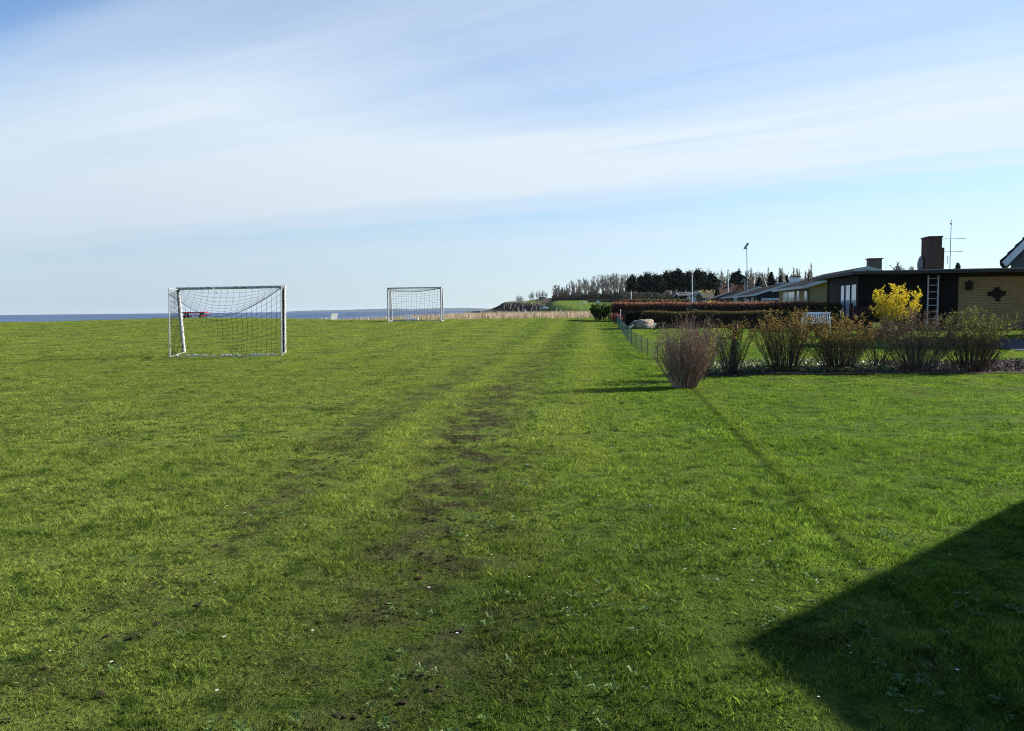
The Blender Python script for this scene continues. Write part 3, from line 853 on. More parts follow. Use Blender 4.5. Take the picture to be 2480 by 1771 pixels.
# dark pines
pines = [(1531, 664, 285), (1551, 666, 290), (1568, 659, 280), (1585, 661, 288), (1597, 664, 276), (1613, 654, 282), (1628, 656, 290), (1643, 647, 280), (1655, 660, 287), (1668, 656, 276), (1690, 650, 282), (1703, 656, 288), (1722, 658, 284), (1733, 666, 292)]
for k, (px, py, Y) in enumerate(pines):
    g_ = G(px, Y); plant_tree('pine_tree', ('pine', k % 5), mk_con(13, 200 + k % 5, 'pine', NEEDLE), g_, top_h(px, py, Y, g_), 'dark umbrella crowned pine in the clump standing before the bare wood', 'tree', 'dark pines in a clump', rj.uniform(0, 6.28), rj.uniform(.9, 1.15))
g_ = G(1785, 255); plant_tree('pine_tree', ('pine', 1), None, g_, top_h(1785, 655, 255, g_), 'single dark pine just right of the second flagpole behind the red roof', 'tree', None, 1.0, 1.35)
for px, py, Y, w_, lab in ((1867, 659, 225, 1.35, 'pointed dark spruce behind the tilted white aerial'), (1889, 668, 225, 1.2, 'dark spruce right of the most pointed spruce'), (1905, 668, 230, 1.0, 'narrow dark spruce beside the white chimney'), (1838, 672, 235, 1.5, 'low broad dark conifer left of the pointed spruce')):
    g_ = G(px, Y); plant_tree('spruce_tree', ('spruce', int(px) % 2), mk_con(12, 300 + int(px) % 2, 'spruce', SPRUCE), g_, top_h(px, py, Y, g_), lab, 'tree', None, rj.uniform(0, 6), w_)
g_ = G(1937, 215); plant_tree('bare_tree', ('round', 0), mk_bare(7, 1.3, 400, False, BARK, TWIG_PALE, .03, 1.4), g_, top_h(1937, 660, 215, g_), 'bare tree showing above the roof ridge behind the white chimney', 'tree', None, 2.0)
# headland trees
def headtop(px, Y=560): return P(px, np.interp(px, [a for a, _ in prof], [b for _, b in prof]) + .8, Y)
g_ = G(1345, 390); plant_tree('bare_tree', ('edge', 0), mk_bare(14, .95, 431, False, BARK, TWIG, .05, 1.4), g_, top_h(1345, 689, 390, g_), 'spreading bare tree at the left end of the wood', 'tree', None, 1.1)
# tree tops behind the brown roof
for px, py, Y, lab in ((2165, 634, 90, 'bare tree top showing over the flat brown roof'), (2188, 637, 92, 'second bare tree top beside the big chimney'), ):
    g_ = G(px, Y); plant_tree('bare_tree', ('roof', px % 2), mk_bare(7, 1.3, 440 + px % 2, False, BARK, TWIG, .02, 1.5), g_, top_h(px, py, Y, g_), lab, 'tree', None, .3 * px)
g_ = G(2317, 120); plant_tree('spruce_tree', ('spruce', 0), None, g_, top_h(2317, 637, 120, g_), 'small conifer tip showing above the flat roof near the aerial', 'tree', None, 1.0)


# undergrowth along the foot of the wood: one continuous mass
def mass(name, spans, mat, label, cat, n, size, seed, twig=True):
    rg = np.random.default_rng(seed); out_ = []
    for (px0, px1, Y0, Y1, h0, h1) in spans:
        m_ = int(n * (px1 - px0) / sum(s[1] - s[0] for s in spans))
        px = px0 + (px1 - px0) * rg.random(m_); Y = Y0 + (Y1 - Y0) * rg.random(m_); x = (px - CX) / F_PX * Y
        bump_ = .65 + .35 * np.sin(px * .31) * np.sin(px * .13 + 1) + .15 * np.sin(px * .9)
        hgt = (h0 + (h1 - h0) * (px - px0) / (px1 - px0)) * bump_; z = H(x, Y) + hgt * rg.random(m_) ** 1.5
        out_.append(np.stack([x, Y, z], 1))
    p = np.concatenate(out_)
    return tag(link(name, arr_mesh(name, leaf_quads(p, size, rg, 2.0, .13 if twig else .7), 4), mat), label, cat, kind='stuff')


UG = leafmat('brown undergrowth', [(.06, .05, .04), (.11, .09, .07), (.16, .135, .105), (.09, .09, .06)], .2, .9, .05)
mass('undergrowth', [(1338, 1530, 366, 380, 5.5, 7.5), (1520, 1970, 300, 330, 9, 14)], UG, 'tangled brown undergrowth along the foot of the hillside wood', 'undergrowth', 46000, 1.5, 5)

# ------------------------------------------------------------------ hedges
def hedge(name, label, p0, p1, h, th, mats, n, leaf, seed, group=None, cat='hedge', top_mat=None, taper=0.0, core=None):
    """clipped hedge between two ground points: woody core plus leaf shell"""
    p0 = Vector(p0); p1 = Vector(p1); d = p1 - p0; ln = d.xy.length; A = Vector((d.x, d.y, 0)).normalized(); Bn = Vector((-A.y, A.x, 0))
    root = thing(name, (p0 + p1) / 2, label, cat, group); rg = np.random.default_rng(seed)
    k = max(6, int(ln / .5)); mb = MB(); sec = []
    for i in range(k + 1):
        t = i / k; x, y = p0.x + d.x * t, p0.y + d.y * t; z = Hf(x, y); hh = (h - leaf * .5) * (1 + .02 * math.sin(i * 1.7)); w = th / 2 - leaf * .5
        o = Vector((x, y, z)); sec.append([o - Bn * w * .9 - Vector((0, 0, .05)), o - Bn * w + Vector((0, 0, hh * .9)), o - Bn * w * .75 + Vector((0, 0, hh)), o + Bn * w * .75 + Vector((0, 0, hh)), o + Bn * w + Vector((0, 0, hh * .9)), o + Bn * w * .9 - Vector((0, 0, .05))])
    for a, b in zip(sec, sec[1:]):
        for j in range(5): mb.face(a[j], b[j], b[j + 1], a[j + 1])
    mb.face(*sec[0]); mb.face(*reversed(sec[-1]))
    mb.build('branches', core or BARK, root)
    # leaf shell
    s = rg.random(n); per = 2 * h + th; q = rg.random(n) * per
    off = np.where(q < h, -th / 2, np.where(q < h + th, q - h - th / 2, th / 2)); zz = np.where(q < h, q, np.where(q < h + th, h, q - h - th))
    wob = rg.normal(size=n) * leaf * .45; off = off + wob * (np.abs(off) > th * .45); zz = np.maximum(zz + (q > h) * (q < h + th) * (rg.normal(size=n) * leaf * .5 + .012 * np.sin(s * ln * 2.7)), .02)
    ne = n // 12; e = rg.random(ne) < .5
    s = np.concatenate([s, np.where(e, -.001, 1.001) + rg.normal(size=ne) * leaf / ln * .4]); off = np.concatenate([off, (rg.random(ne) - .5) * th]); zz = np.concatenate([zz, rg.random(ne) * h])
    x = p0.x + d.x * s + Bn.x * off; y = p0.y + d.y * s + Bn.y * off; z = H(x, y) + zz
    pts = np.stack([x, y, z], 1)
    ne_ = len(pts); r0 = np.array(root.location)
    istop = zz > h * (.86) if top_mat else np.zeros(ne_, bool)  # top leaves get the lighter material, sunlight put into their colour
    for nm, sel, mt in (('foliage', ~istop, mats), ('top_foliage', istop, top_mat)):
        if sel.sum() == 0: continue
        link(nm, arr_mesh(nm, leaf_quads(pts[sel] - r0, leaf, rg, 0, .7), 4), mt, root)
    return root


BEECH = leafmat('brown beech leaf', [(.06, .024, .016), (.12, .046, .026), (.19, .08, .042), (.30, .16, .09), (.08, .05, .03)], .3, .7, .15)
BEECH_LIT = leafmat('sunlit russet beech leaf', [(.17, .065, .04), (.28, .12, .07), (.42, .24, .15)], .3, .7, .2)  # brighter than the side leaves: the sunlit hedge top painted as colour
PRIVET = leafmat('olive hedge leaf', [(.045, .040, .020), (.085, .068, .03), (.13, .105, .04), (.07, .04, .024)], .25, .7, .15)
PRIVET_TOP = leafmat('pale hedge leaf and lit top', [(.10, .085, .03), (.15, .12, .045)], .25, .8, .1)  # paints the lit top of the olive hedge; plain leaf on far hedges
YEW = leafmat('dark yew leaf', [(.008, .014, .006), (.015, .024, .010), (.028, .04, .018)], .1, .8, .1)
GREENSH = leafmat('fresh green leaf', [(.025, .055, .010), (.06, .11, .018), (.12, .19, .03)], .35, .6, .2)
a = G(1486, 44.2); b_ = G(2034, 40.5)
hedge('beech_hedge', 'long clipped russet brown hedge running behind the low olive hedge', a, b_, .97, .8, BEECH, 26000, .07, 31, top_mat=BEECH_LIT, core=DARKWOOD)
a = G(1553, 37.0); b_ = G(1990, 35.6)
hedge('clipped_hedge', 'low flat topped olive hedge in front of the russet hedge', a, b_, .72, .7, PRIVET, 30000, .045, 32, top_mat=PRIVET_TOP, core=DARKWOOD)
a = G(1512, 36.6); b_ = G(1552, 36.6)
hedge('yew_block', 'dark clipped evergreen block at the left end of the olive hedge', a, b_, .74, .8, YEW, 6000, .04, 33, core=DARKWOOD)
for k, (px0, px1, py, Y, lab, mt, hh) in enumerate([
        (1505, 1585, 727, 215, 'brown clipped hedge at the left of the far garden rows', BEECH, 1.9), (1545, 1600, 729, 160, 'green rounded hedge in the far garden rows', PRIVET_TOP, 1.7),
        (1592, 1632, 731.5, 130, 'short russet hedge right of the green rounded hedge', BEECH, 1.4), (1540, 1660, 721.5, 235, 'long dark hedge below the pines', YEW, 2.0),
        (1612, 1668, 729, 150, 'yellowish brown hedge left of the blue grey porch', PRIVET_TOP, 1.4), (1575, 1680, 724.5, 200, 'dark green hedge in front of the cabin', YEW, 1.6), (1425, 1520, 733, 320, 'grey green hedge at the top of the far meadow', UG, 2.2)]):
    a = G(px0, Y); b_ = G(px1, Y); hz = max(.8, P((px0 + px1) / 2, py, Y).z - (a.z + b_.z) / 2)
    hedge('hedge', lab, a, b_, hz, 1.4, mt, 2600, .3, 40 + k)

# ------------------------------------------------------------------ shrubs
def shrub(name, label, loc, h, wb, wt, nst, ntw, nleaf, stem_mat, leaf_mat, leaf_size, seed, zone_=(.35, 1.0), twr=.0022, lean=0, cat='shrub', group=None, curve=.25, stub=None, flat=.8, dome=.12, hv=.72):
    """many stems fanning out of a narrow base, side twigs and small leaves"""
    rg = random.Random(seed); nr = np.random.default_rng(seed); root = thing(name, loc, label, cat, group); loc = Vector(loc); st = MB(); L_ = []
    for k in range(nst):
        a = rg.uniform(0, 6.283); u = math.sqrt(rg.random()); v_ = u * rg.uniform(.8, 1.1)
        b = loc + Vector((math.cos(a) * u * wb / 2, math.sin(a) * u * wb / 2 * flat, -.03))
        hh = h * rg.uniform(hv, 1.0) * (1 - dome * u * u)
        t = loc + Vector((math.cos(a) * v_ * wt / 2 + lean * hh, math.sin(a) * v_ * wt / 2 * flat, hh))
        pts = []
        for j in range(6):
            s = j / 5; q = lerp(b, t, s); q.xy = lerp(b.xy, t.xy, s ** (1 + curve)); q += Vector((rg.gauss(0, .012), rg.gauss(0, .012), 0)) * (j > 0); pts.append(q)
        r0 = rg.uniform(1.6, 3.2) * twr * (1.6 if k < nst * .25 else 1); st.path(pts, r0, 3, twr * .7)
        for _ in range(ntw):
            s = rg.uniform(.25, .98); i = min(4, int(s * 5)); q = lerp(pts[i], pts[i + 1], s * 5 - i); az = rg.uniform(0, 6.283); ln = h * rg.uniform(.06, .22) * (1.1 - .5 * s)
            d = Vector((math.cos(az) * .7, math.sin(az) * .7, rg.uniform(.4, 1.2))).normalized(); e = q + d * ln + Vector((rg.gauss(0, .01), rg.gauss(0, .01), 0)); st.path([q, lerp(q, e, .5) + Vector((rg.gauss(0, .008), rg.gauss(0, .008), 0)), e], twr, 3, twr * .6); L_.append((q, e))
        L_.append((pts[2], pts[4])); L_.append((pts[4], pts[5]))
    st.build('stems', stem_mat, root, recalc=False)
    if nleaf:
        A_ = np.array([q[0] for q in L_]); B_ = np.array([q[1] for q in L_]); w = np.clip(((A_[:, 2] + B_[:, 2]) / 2 - loc.z) / h, 0, 1)
        wt_ = np.where((w > zone_[0]) & (w < zone_[1]), .05 + (w - zone_[0]), .01); wt_ /= wt_.sum()
        i = nr.choice(len(A_), nleaf, p=wt_); t = nr.random((nleaf, 1)); pts = A_[i] * (1 - t) + B_[i] * t + nr.normal(size=(nleaf, 3)) * leaf_size * .4
        link('leaves', arr_mesh('leaves', leaf_quads(pts - np.array(root.location), leaf_size, nr, .3, .55), 4), leaf_mat, root)
    return root


STEM_PINK = leafmat('pinkish brown stems', [(.09, .045, .035), (.22, .125, .095), (.36, .235, .18), (.5, .36, .28)], 0, .7); STEM_DARK = leafmat('dark stems', [(.03, .02, .015), (.085, .058, .042), (.18, .125, .085)], 0, .8); STEM_MID = leafmat('grey brown stems', [(.05, .04, .03), (.10, .08, .065), (.18, .15, .12)], 0, .8)
BUD = leafmat('olive yellow buds', [(.10, .06, .025), (.22, .14, .03), (.34, .24, .045), (.42, .33, .07)], .35, .6, .2)
BUD_MIX = leafmat('small mixed buds', [(.10, .06, .04), (.16, .08, .05), (.17, .16, .05), (.2, .17, .11), (.25, .06, .04)], .3, .6, .2)
BUD_GREEN = leafmat('young green leaf', [(.07, .075, .02), (.15, .16, .025), (.27, .28, .05)], .35, .6, .2)
YELLOW = leafmat('yellow blossom', [(.70, .50, .012), (.82, .66, .02), (.88, .76, .07)], .3, .6, .2)
MIXG = leafmat('dull grey green leaf', [(.05, .055, .035), (.09, .085, .05), (.13, .12, .08)], .25, .7, .15)

c = G(1657, 15.0); shrub('vase_shrub', 'pinkish brown vase shaped bare shrub at the near end of the shrub row', c, 1.54, .40, 1.30, 175, 15, 5200, STEM_PINK, BUD_MIX, .022, 51, (.0, 1.0), .0026, dome=.30, curve=.05, hv=.5)
c = G(1690, 16.2); shrub('bare_shrub', 'spindly forked bare shrub just behind the vase shaped shrub', c, 1.35, .30, 1.2, 34, 16, 900, STEM_MID, BUD_MIX, .026, 52, (.5, 1), .004, .12)
c = G(1772, 17.6); shrub('bare_shrub', 'thin shrub on one thick dark trunk beside the vase shaped shrub', c, 1.25, .34, 1.25, 46, 15, 1300, STEM_DARK, BUD, .028, 53, (.6, 1), .0038)
mb = MB(); mb.path([c + Vector((0, 0, -.05)), c + Vector((.02, 0, .45)), c + Vector((.06, .02, .85)), c + Vector((.10, .0, 1.1))], .065, 8, .03); tr_ = [o for o in bpy.data.objects if o.name.startswith('stems')][-1]; mb.build('trunk', STEM_DARK, tr_.parent, smooth_=True)
for px, Y, top, wpx, lab, nl, lf, sd_ in ((1900, 17.7, 742, 150, 'dark stemmed bushy shrub with yellow olive tips left of the white bench', 3000, BUD, 54), (2030, 17.9, 752, 165, 'dark stemmed shrub with brownish tips right of the white bench', 3000, BUD, 55),
                                    (2215, 17.8, 752, 190, 'wide grey brown shrub below the leaning ladder', 2600, BUD_MIX, 56), (2350, 17.5, 744, 190, 'rightmost shrub of the row with young yellow green leaves', 3600, BUD_GREEN, 57)):
    c = G(px, Y); hh = P(px, top, Y).z - c.z; shrub('bushy_shrub', lab, c, hh * 1.05, .60, wpx / F_PX * Y * (1.25 if px < 2100 else 1.42), 112, 16, int(nl * 1.6), STEM_DARK if sd_ != 56 else STEM_MID, lf, .030, sd_, (.42, 1), .0030, dome=.22, curve=.1, hv=.6, group='shrub row along the garden bed')
c = G(2128, 18.2); shrub('bare_shrub', 'sparse drooping grey shrub between the two bushy shrubs', c, .95, .35, 1.5, 30, 10, 700, STEM_MID, BUD, .028, 58, (.5, 1), .0036)
c = G(2168, 30.0); shrub('forsythia', 'brilliant yellow flowering bush in front of the brown timber wall', c, P(2170, 686, 30).z - c.z, .45, 1.95, 46, 16, 6500, STEM_MID, YELLOW, .05, 163, (.2, 1), .005, cat='flowering shrub', hv=.5, dome=.15, curve=.0)
c = G(2110, 30.6); shrub('evergreen_shrub', 'dark evergreen bush left of the yellow flowering bush', c, .95, .4, 1.2, 50, 10, 4000, STEM_DARK, YEW, .07, 60, (.1, 1), .005)
c = G(2005, 37.0); shrub('evergreen_shrub', 'dull green shrub between the russet hedge end and the brown house', c, 1.1, .6, 1.4, 60, 10, 5200, STEM_DARK, leafmat('dull green leaf', [(.02, .035, .012), (.045, .065, .022), (.08, .10, .04)], .2), .08, 61, (.05, 1), .005)
c = G(2150, 28.6); shrub('low_shrub', 'low rounded grey shrub on the garden lawn below the yellow bush', c, .62, .9, 1.35, 90, 12, 3800, STEM_MID, MIXG, .04, 62, (.1, 1), .004)
c = G(1463, 45.3); shrub('laurel_shrub', 'bright green rounded shrub at the left end of the russet hedge', c, .95, 1.0, 1.55, 60, 9, 9000, STEM_DARK, GREENSH, .085, 63, (0, 1), .006)
c = G(1493, 41.0); shrub('red_shrub', 'small red leaved plant at the field corner of the garden fence', c, .55, .3, .75, 30, 8, 900, STEM_DARK, leafmat('red leaf', [(.16, .02, .02), (.3, .05, .04), (.5, .25, .22)], .3), .06, 64, (.2, 1), .005)
c = G(1751, 105); shrub('bare_shrub', 'reddish bare shrub in front of the dark low roofs', c, 1.9, .9, 3.6, 60, 8, 0, M('reddish twigs', (.13, .07, .05), .9, .3, 4), None, .05, 65, twr=.016)
c = G(1842, 70); shrub('low_shrub', 'yellow green low bush in front of the dark carport', c, P(1842, 729, 70).z - c.z, 2.0, 4.2, 70, 8, 3000, STEM_MID, BUD_GREEN, .12, 66, (.2, 1), .01)
c = G(1722, 120); shrub('forsythia', 'small pale yellow bush left of the reddish bare shrub', c, 1.5, .9, 2.6, 40, 6, 800, STEM_MID, YELLOW, .12, 67, (.5, 1), .012, cat='flowering shrub')
c = G(1712, 230); shrub('forsythia', 'pale yellow bush on the slope below the bare wood', c, P(1712, 702, 230).z - c.z, 3, 8, 60, 8, 1400, TWIG_PALE, leafmat('pale yellow bloom', [(.35, .28, .08), (.5, .42, .15)], .3), .35, 68, (.5, 1), .03, cat='flowering shrub')

g_ = headtop(1258); shrub('bare_tree', 'low dome shaped bare tree on the cliff top', g_, P(1258, 711.5, 560).z - g_.z, 2.6, 8.6, 60, 12, 0, TWIG, None, .1, 410, twr=.024, cat='tree', curve=-.5, dome=.75)
for px, py, lab in ((1286, 703, 'leaning bare tree nearest the cliff edge of the headland'), (1292, 702, 'second thin bare tree from the cliff edge on the headland'), (1302, 701.5, 'feathery bare tree left of the headland shed'), (1309, 699, 'bare tree just behind the headland shed'), (1314, 697.5, 'tallest bare tree behind the headland shed'), (1322, 700, 'bare tree at the right end of the headland group')):
    g_ = headtop(px, 585); hh_ = P(px, py, 585).z - g_.z; shrub('birch_tree', lab, g_, hh_, .9, 3.4, 9, 42, 0, TWIG, None, .1, 420 + px, twr=.022, cat='tree', group='bare trees on the headland', hv=.6, dome=.35, lean=-.08)
# daffodils
def daffodil(loc, mat, label, seed, sc=1.0):
    rg = np.random.default_rng(seed); root = thing('daffodil_clump', loc, label, 'flowers'); mb = MB(); hd = MB()
    for k in range(22):
        a = rg.random() * 6.28; r = .12 * rg.random() * sc; b = Vector(loc) + Vector((math.cos(a) * r, math.sin(a) * r, -.02)); t = b + Vector((rg.normal() * .05, rg.normal() * .05, .26 * sc * (.7 + .5 * rg.random())))
        mb.tube(b, t, .006, .003, 3, False)
        if k % 3 == 0:
            for q in range(5):
                an = q * 1.257; hd.face(t, t + Vector((math.cos(an), -.3, math.sin(an))) * .03 * sc, t + Vector((math.cos(an + .6), -.5, math.sin(an + .6))) * .045 * sc, t + Vector((math.cos(an + 1.2), -.3, math.sin(an + 1.2))) * .03 * sc)
    mb.build('leaves', GREENSH, root, recalc=False); hd.build('flowers', mat, root, recalc=False)


WFL = leafmat('white petals', [(.7, .72, .6), (.8, .8, .72)], .3); YFL = leafmat('lemon petals', [(.75, .68, .1), (.85, .8, .3)], .3)
for k, (px, Y, mt, lab, s_) in enumerate([(1531, 35.3, WFL, 'white daffodils at the left foot of the boulder', .7), (1574, 35.2, WFL, 'white daffodils at the right foot of the boulder', .7), (1585, 35.4, WFL, 'white daffodils right of the boulder by the olive hedge', 1.1), (2122, 28.2, YFL, 'pale yellow daffodils at the left of the low grey shrub', 1.7), (2158, 28.0, YFL, 'pale yellow daffodils behind the middle of the low grey shrub', 1.5), (1508, 35.5, YFL, 'cream flowers beside the white stake at the fence end', .9)]):
    daffodil(G(px, Y), mt, lab, 70 + k, s_)

# boulder
mb = MB(); c = G(1556, 35.9); boulder_mesh(mb, c + Vector((.08, 0, .17)), .40, .28, .27, 7, .3)
tag(mb.build('boulder', M('tan granite', (.33, .26, .19), .95, .45, 5, .1, .5), origin=c, smooth_=True), 'tan boulder in front of the dark clipped block', 'rock')
mb = MB(); c = G(1537, 36.1); boulder_mesh(mb, c + Vector((0, 0, .16)), .26, .2, .22, 12, .3)
tag(mb.build('boulder', M('mauve granite', (.17, .13, .13), .95, .4, 5, .1, .5), origin=c, smooth_=True), 'smaller purplish boulder leaning against the tan boulder', 'rock')

# ------------------------------------------------------------------ planting bed, driveway
SOIL = M('dark soil', (.05, .04, .032), .95, .5, 7, .05, 1.0, (.12, .10, .08), .62)
def sheet(name, poly, lift, mat, step=.5):
    """drape a horizontal polygon (quad strip given as two edges) over the ground"""
    (a0, a1), (b0, b1) = poly; mb = MB(); n1 = max(2, int((Vector(a1) - Vector(a0)).length / step)); n2 = max(2, int((Vector(b0) - Vector(a0)).length / step)); grid = []
    for i in range(n1 + 1):
        r = []
        for j in range(n2 + 1):
            p = lerp(lerp(Vector(a0), Vector(a1), i / n1), lerp(Vector(b0), Vector(b1), i / n1), j / n2); r.append(Vector((p.x, p.y, Hf(p.x, p.y) + lift)))
        grid.append(r)
    for i in range(n1):
        for j in range(n2): mb.face(grid[i][j], grid[i + 1][j], grid[i + 1][j + 1], grid[i][j + 1])
    return tag(mb.build(name, mat, smooth_=True), kind='structure')


sheet('garden_bed', (((3.9, 17.2), (18, 16.6)), ((4.1, 19.8), (18, 19.7))), .02, SOIL, .3)
ASPH = M('asphalt', (.055, .057, .062), .9, .25, 12, .2, .4)
sheet('driveway', (((14.3, 22.3), (30, 21.5)), ((14.5, 27.1), (30, 26.5))), .03, ASPH, .5)
rg = np.random.default_rng(88)
n = 6500; x = 4.1 + 4.4 * rg.random(n) ** .9; y = 17.5 + 2.3 * rg.random(n); p = np.stack([x, y, H(x, y) + .03 + .09 * rg.random(n)], 1)
tag(link('ground_cover', arr_mesh('ground_cover', leaf_quads(p, .055, rg, .2, .8), 4), leafmat('ground cover leaf', [(.03, .05, .012), (.08, .12, .03), (.16, .2, .06), (.25, .28, .16)], .25, .45, .5)), 'leafy green ground cover filling the left part of the bed under the shrubs', 'ground cover', kind='stuff')
n = 9000; x = 7.6 + 10 * rg.random(n); y = 17.2 + 2.5 * rg.random(n); p = np.stack([x, y, H(x, y) + .025 + .05 * rg.random(n)], 1)
tag(link('bark_mulch', arr_mesh('bark_mulch', leaf_quads(p, .05, rg, 0, .6), 4), leafmat('bark chip', [(.05, .038, .03), (.10, .075, .06), (.19, .15, .125)], 0, .9, .1)), 'brown bark and dead leaf litter in the bed under the shrubs', 'mulch', kind='stuff')

# ------------------------------------------------------------------ low wire fence of the garden
PTS = [(1592, 20.3), (1569, 21.6), (1553, 23.1), (1541, 24.6), (1530, 26.2), (1521, 28.3), (1514, 30.6), (1507, 33.4), (1500, 36.6), (1494, 40.5), (1489, 44.0)]
fp = [G(a, b) for a, b in PTS]; root = thing('wire_fence', fp[0], 'low green wire mesh fence on thin dark stakes between field and garden', 'fence')
STAKE = M('dark steel stake', (.015, .017, .016), .6, .3, 5); WIRE = M('green coated wire', (.10, .19, .13), .55, .2, 5, .4)
for q in fp: mb = MB(); mb.tube(q - Vector((0, 0, .1)), q + Vector((0, 0, .52)), .011, None, 6); mb.build('stake', STAKE, root)
wb_ = MB()
for a, b in zip(fp, fp[1:]):
    ln = (b - a).length; k = int(ln / .11)
    for i in range(-6, k + 1):
        for sg in (0, 1):
            t0, t1 = i / k, (i + 6) / k
            z0, z1 = (.03, .48) if sg == 0 else (.48, .03)
            if t0 < 0: z0 = z0 + (z1 - z0) * (-t0) / (t1 - t0); t0 = 0
            if t1 > 1: z1 = z0 + (z1 - z0) * (1 - t0) / (t1 - t0); t1 = 1
            if t1 > t0: wb_.tube(lerp(a, b, t0) + Vector((0, 0, z0)), lerp(a, b, t1) + Vector((0, 0, z1)), .0018, None, 3, False)
    for z in (.03, .255, .48): wb_.tube(a + Vector((0, 0, z)), b + Vector((0, 0, z)), .003, None, 3, False)
wb_.build('wire_mesh', WIRE, root, recalc=False)
c = G(1503, 36.3); mb = MB(); mb.tube(c, c + Vector((0, 0, .85)), .018, .014, 8); mb.tube(c + Vector((0, 0, .85)), c + Vector((0, 0, .9)), .026, .012, 8)
tag(mb.build('stake', WHITE, origin=c), 'slim pale stake standing at the fence before the dark clipped block', 'stake')

# white garden bench behind the shrubs
c = G(1976, 32.3); gb_ = slat_bench(c, R(-24), 1.12, 'white slatted garden bench behind the shrub row', WHITE, nb_=15); gb_.scale = (.95, .95, .90)

# bird table leaning dark roof
c = G(1690, 38.2); root = thing('bird_table', c, 'dark tilted roof bird table on a pale post between the two hedges', 'bird table')
mb = MB(); mb.tube(c, P(1690, 752, 38.2), .025, None, 8); mb.build('post', WHITE_WORN, root)
t0 = P(1686, 745, 38.2); mb = MB(); mb.obox(t0 + Vector((-.20, -.14, .12)), (.42, 0, -.32), (0, .3, 0), (.05, 0, .06)); mb.obox(t0 + Vector((-.20, -.14, .1)), (-.05, 0, -.16), (0, .3, 0), (.04, 0, .0)); mb.build('roof', DARKWOOD, root)
mb = MB(); mb.obox(t0 + Vector((-.17, -.1, -.1)), (.2, 0, 0), (0, .2, 0), (0, 0, .02)); mb.build('tray', WHITE, root)

# ------------------------------------------------------------------ houses
TH = R(8.9); HA = Vector((math.cos(TH), -math.sin(TH), 0)); HB = Vector((math.sin(TH), math.cos(TH), 0)); ZV = Vector((0, 0, 1))
TIMBER = plankmat('black brown timber cladding', HA, (.012, .010, .009)); TIMBER_S = plankmat('dark side cladding', HB, (.018, .011, .011))
BRICK_Y = brickmat('yellow brick', HA, (.33, .235, .09), (.21, .145, .055), (.38, .33, .23)); BRICK_YS = brickmat('yellow brick side', HB, (.36, .25, .10), (.28, .19, .08), (.26, .22, .15))
BRICK_B = brickmat('brown chimney brick', HA, (.10, .055, .04), (.07, .04, .032), (.08, .07, .06)); PLINTH = M('grey plinth', (.16, .155, .15), .9, .2, 4)
FELT = M('grey roofing felt', (.20, .21, .22), .85, .2, 3, .2); FASCIA = M('dark fascia board', (.05, .048, .045), .7, .2, 3); MET = M('aluminium', (.50, .51, .53), .4, .15, 5, .5); ROOF_D = M('dark roof sheet', (.016, .015, .017), .95, .3, 2, .05, .3)
PURPLE = M('dark glazed tile', (.045, .035, .055), .5, .25, 4, .4, .4); REDTILE = M('brown red roof tile', (.075, .032, .024), .85, .35, 2, .2, .3); BLACK = M('wrought iron black', (.012, .011, .010), .6, .3, 6)
m, nt, out = newmat('window pane'); b = principled(nt, out, (.42, .47, .54), .06, .6); PANE = m
GREYW = M('grey white board', (.42, .44, .47), .6, .15, 3); NAVY = M('dark navy boards', (.022, .024, .034), .8, .2, 3); OCHRE = M('ochre gable board', (.38, .22, .04), .85, .2, 3)

c0 = P(2064, 657, 34.0)            # front left roof corner of the brown house
gz = Hf(c0.x + 2, 33.5)
def hb(a, b, z): return Vector((c0.x, c0.y, 0)) + HA * a + HB * b + ZV * z
ZR = c0.z
root = thing('brown_house', hb(4, 3, gz), 'dark timber and yellow brick bungalow with flat roof and big chimney', 'house')
def hbox(mb, a0, a1, b0, b1, z0, z1): mb.obox(hb(a0, b0, z0), HA * (a1 - a0), HB * (b1 - b0), ZV * (z1 - z0))
mb = MB(); hbox(mb, .40, 4.43, .6, .75, gz - .2, ZR - .16); mb.build('timber_wall', TIMBER, root)
mb = MB(); hbox(mb, 4.432, 13, .64, .85, gz + .2, ZR - .30); mb.build('brick_wall', BRICK_Y, root)
mb = MB(); hbox(mb, 4.432, 13, .655, .85, gz - .3, gz + .199); mb.build('plinth', PLINTH, root)
mb = MB(); hbox(mb, 4.432, 13, .60, .85, ZR - .298, ZR - .16); mb.build('soffit_board', DARKWOOD, root)
mb = MB(); hbox(mb, .42, .55, .752, 6.2, gz - .2, ZR - .65 - 1.35); hbox(mb, .42, .55, .752, 6.2, ZR - .52, ZR - .16); hbox(mb, .42, .55, 3.9, 6.2, ZR - 1.999, ZR - .521); mb.build('side_wall', TIMBER_S, root)
mb = MB(); hbox(mb, .425, .52, .752, 1.0, ZR - 1.999, ZR - .521); hbox(mb, .425, .52, 1.95, 2.03, ZR - 1.999, ZR - .521); hbox(mb, .425, .52, 2.95, 3.03, ZR - 1.999, ZR - .521); hbox(mb, .425, .52, 3.82, 3.899, ZR - 1.999, ZR - .521); fr = mb.build('window_frame', DARKWOOD, root)
mb = MB(); hbox(mb, .46, .48, 1.0, 1.949, ZR - 1.98, ZR - .53); hbox(mb, .46, .48, 2.031, 2.949, ZR - 1.98, ZR - .53); hbox(mb, .46, .48, 3.031, 3.819, ZR - 1.98, ZR - .53); mb.build('pane', PANE, fr)
mb = MB(); hbox(mb, .38, .55, 6.0, 6.25, gz - .2, ZR - .16); mb.build('corner_post', DARKWOOD, root)
mb = MB(); hbox(mb, 0, 13, 0, 8, ZR - .14, ZR - .02); mb.build('fascia', FASCIA, root)
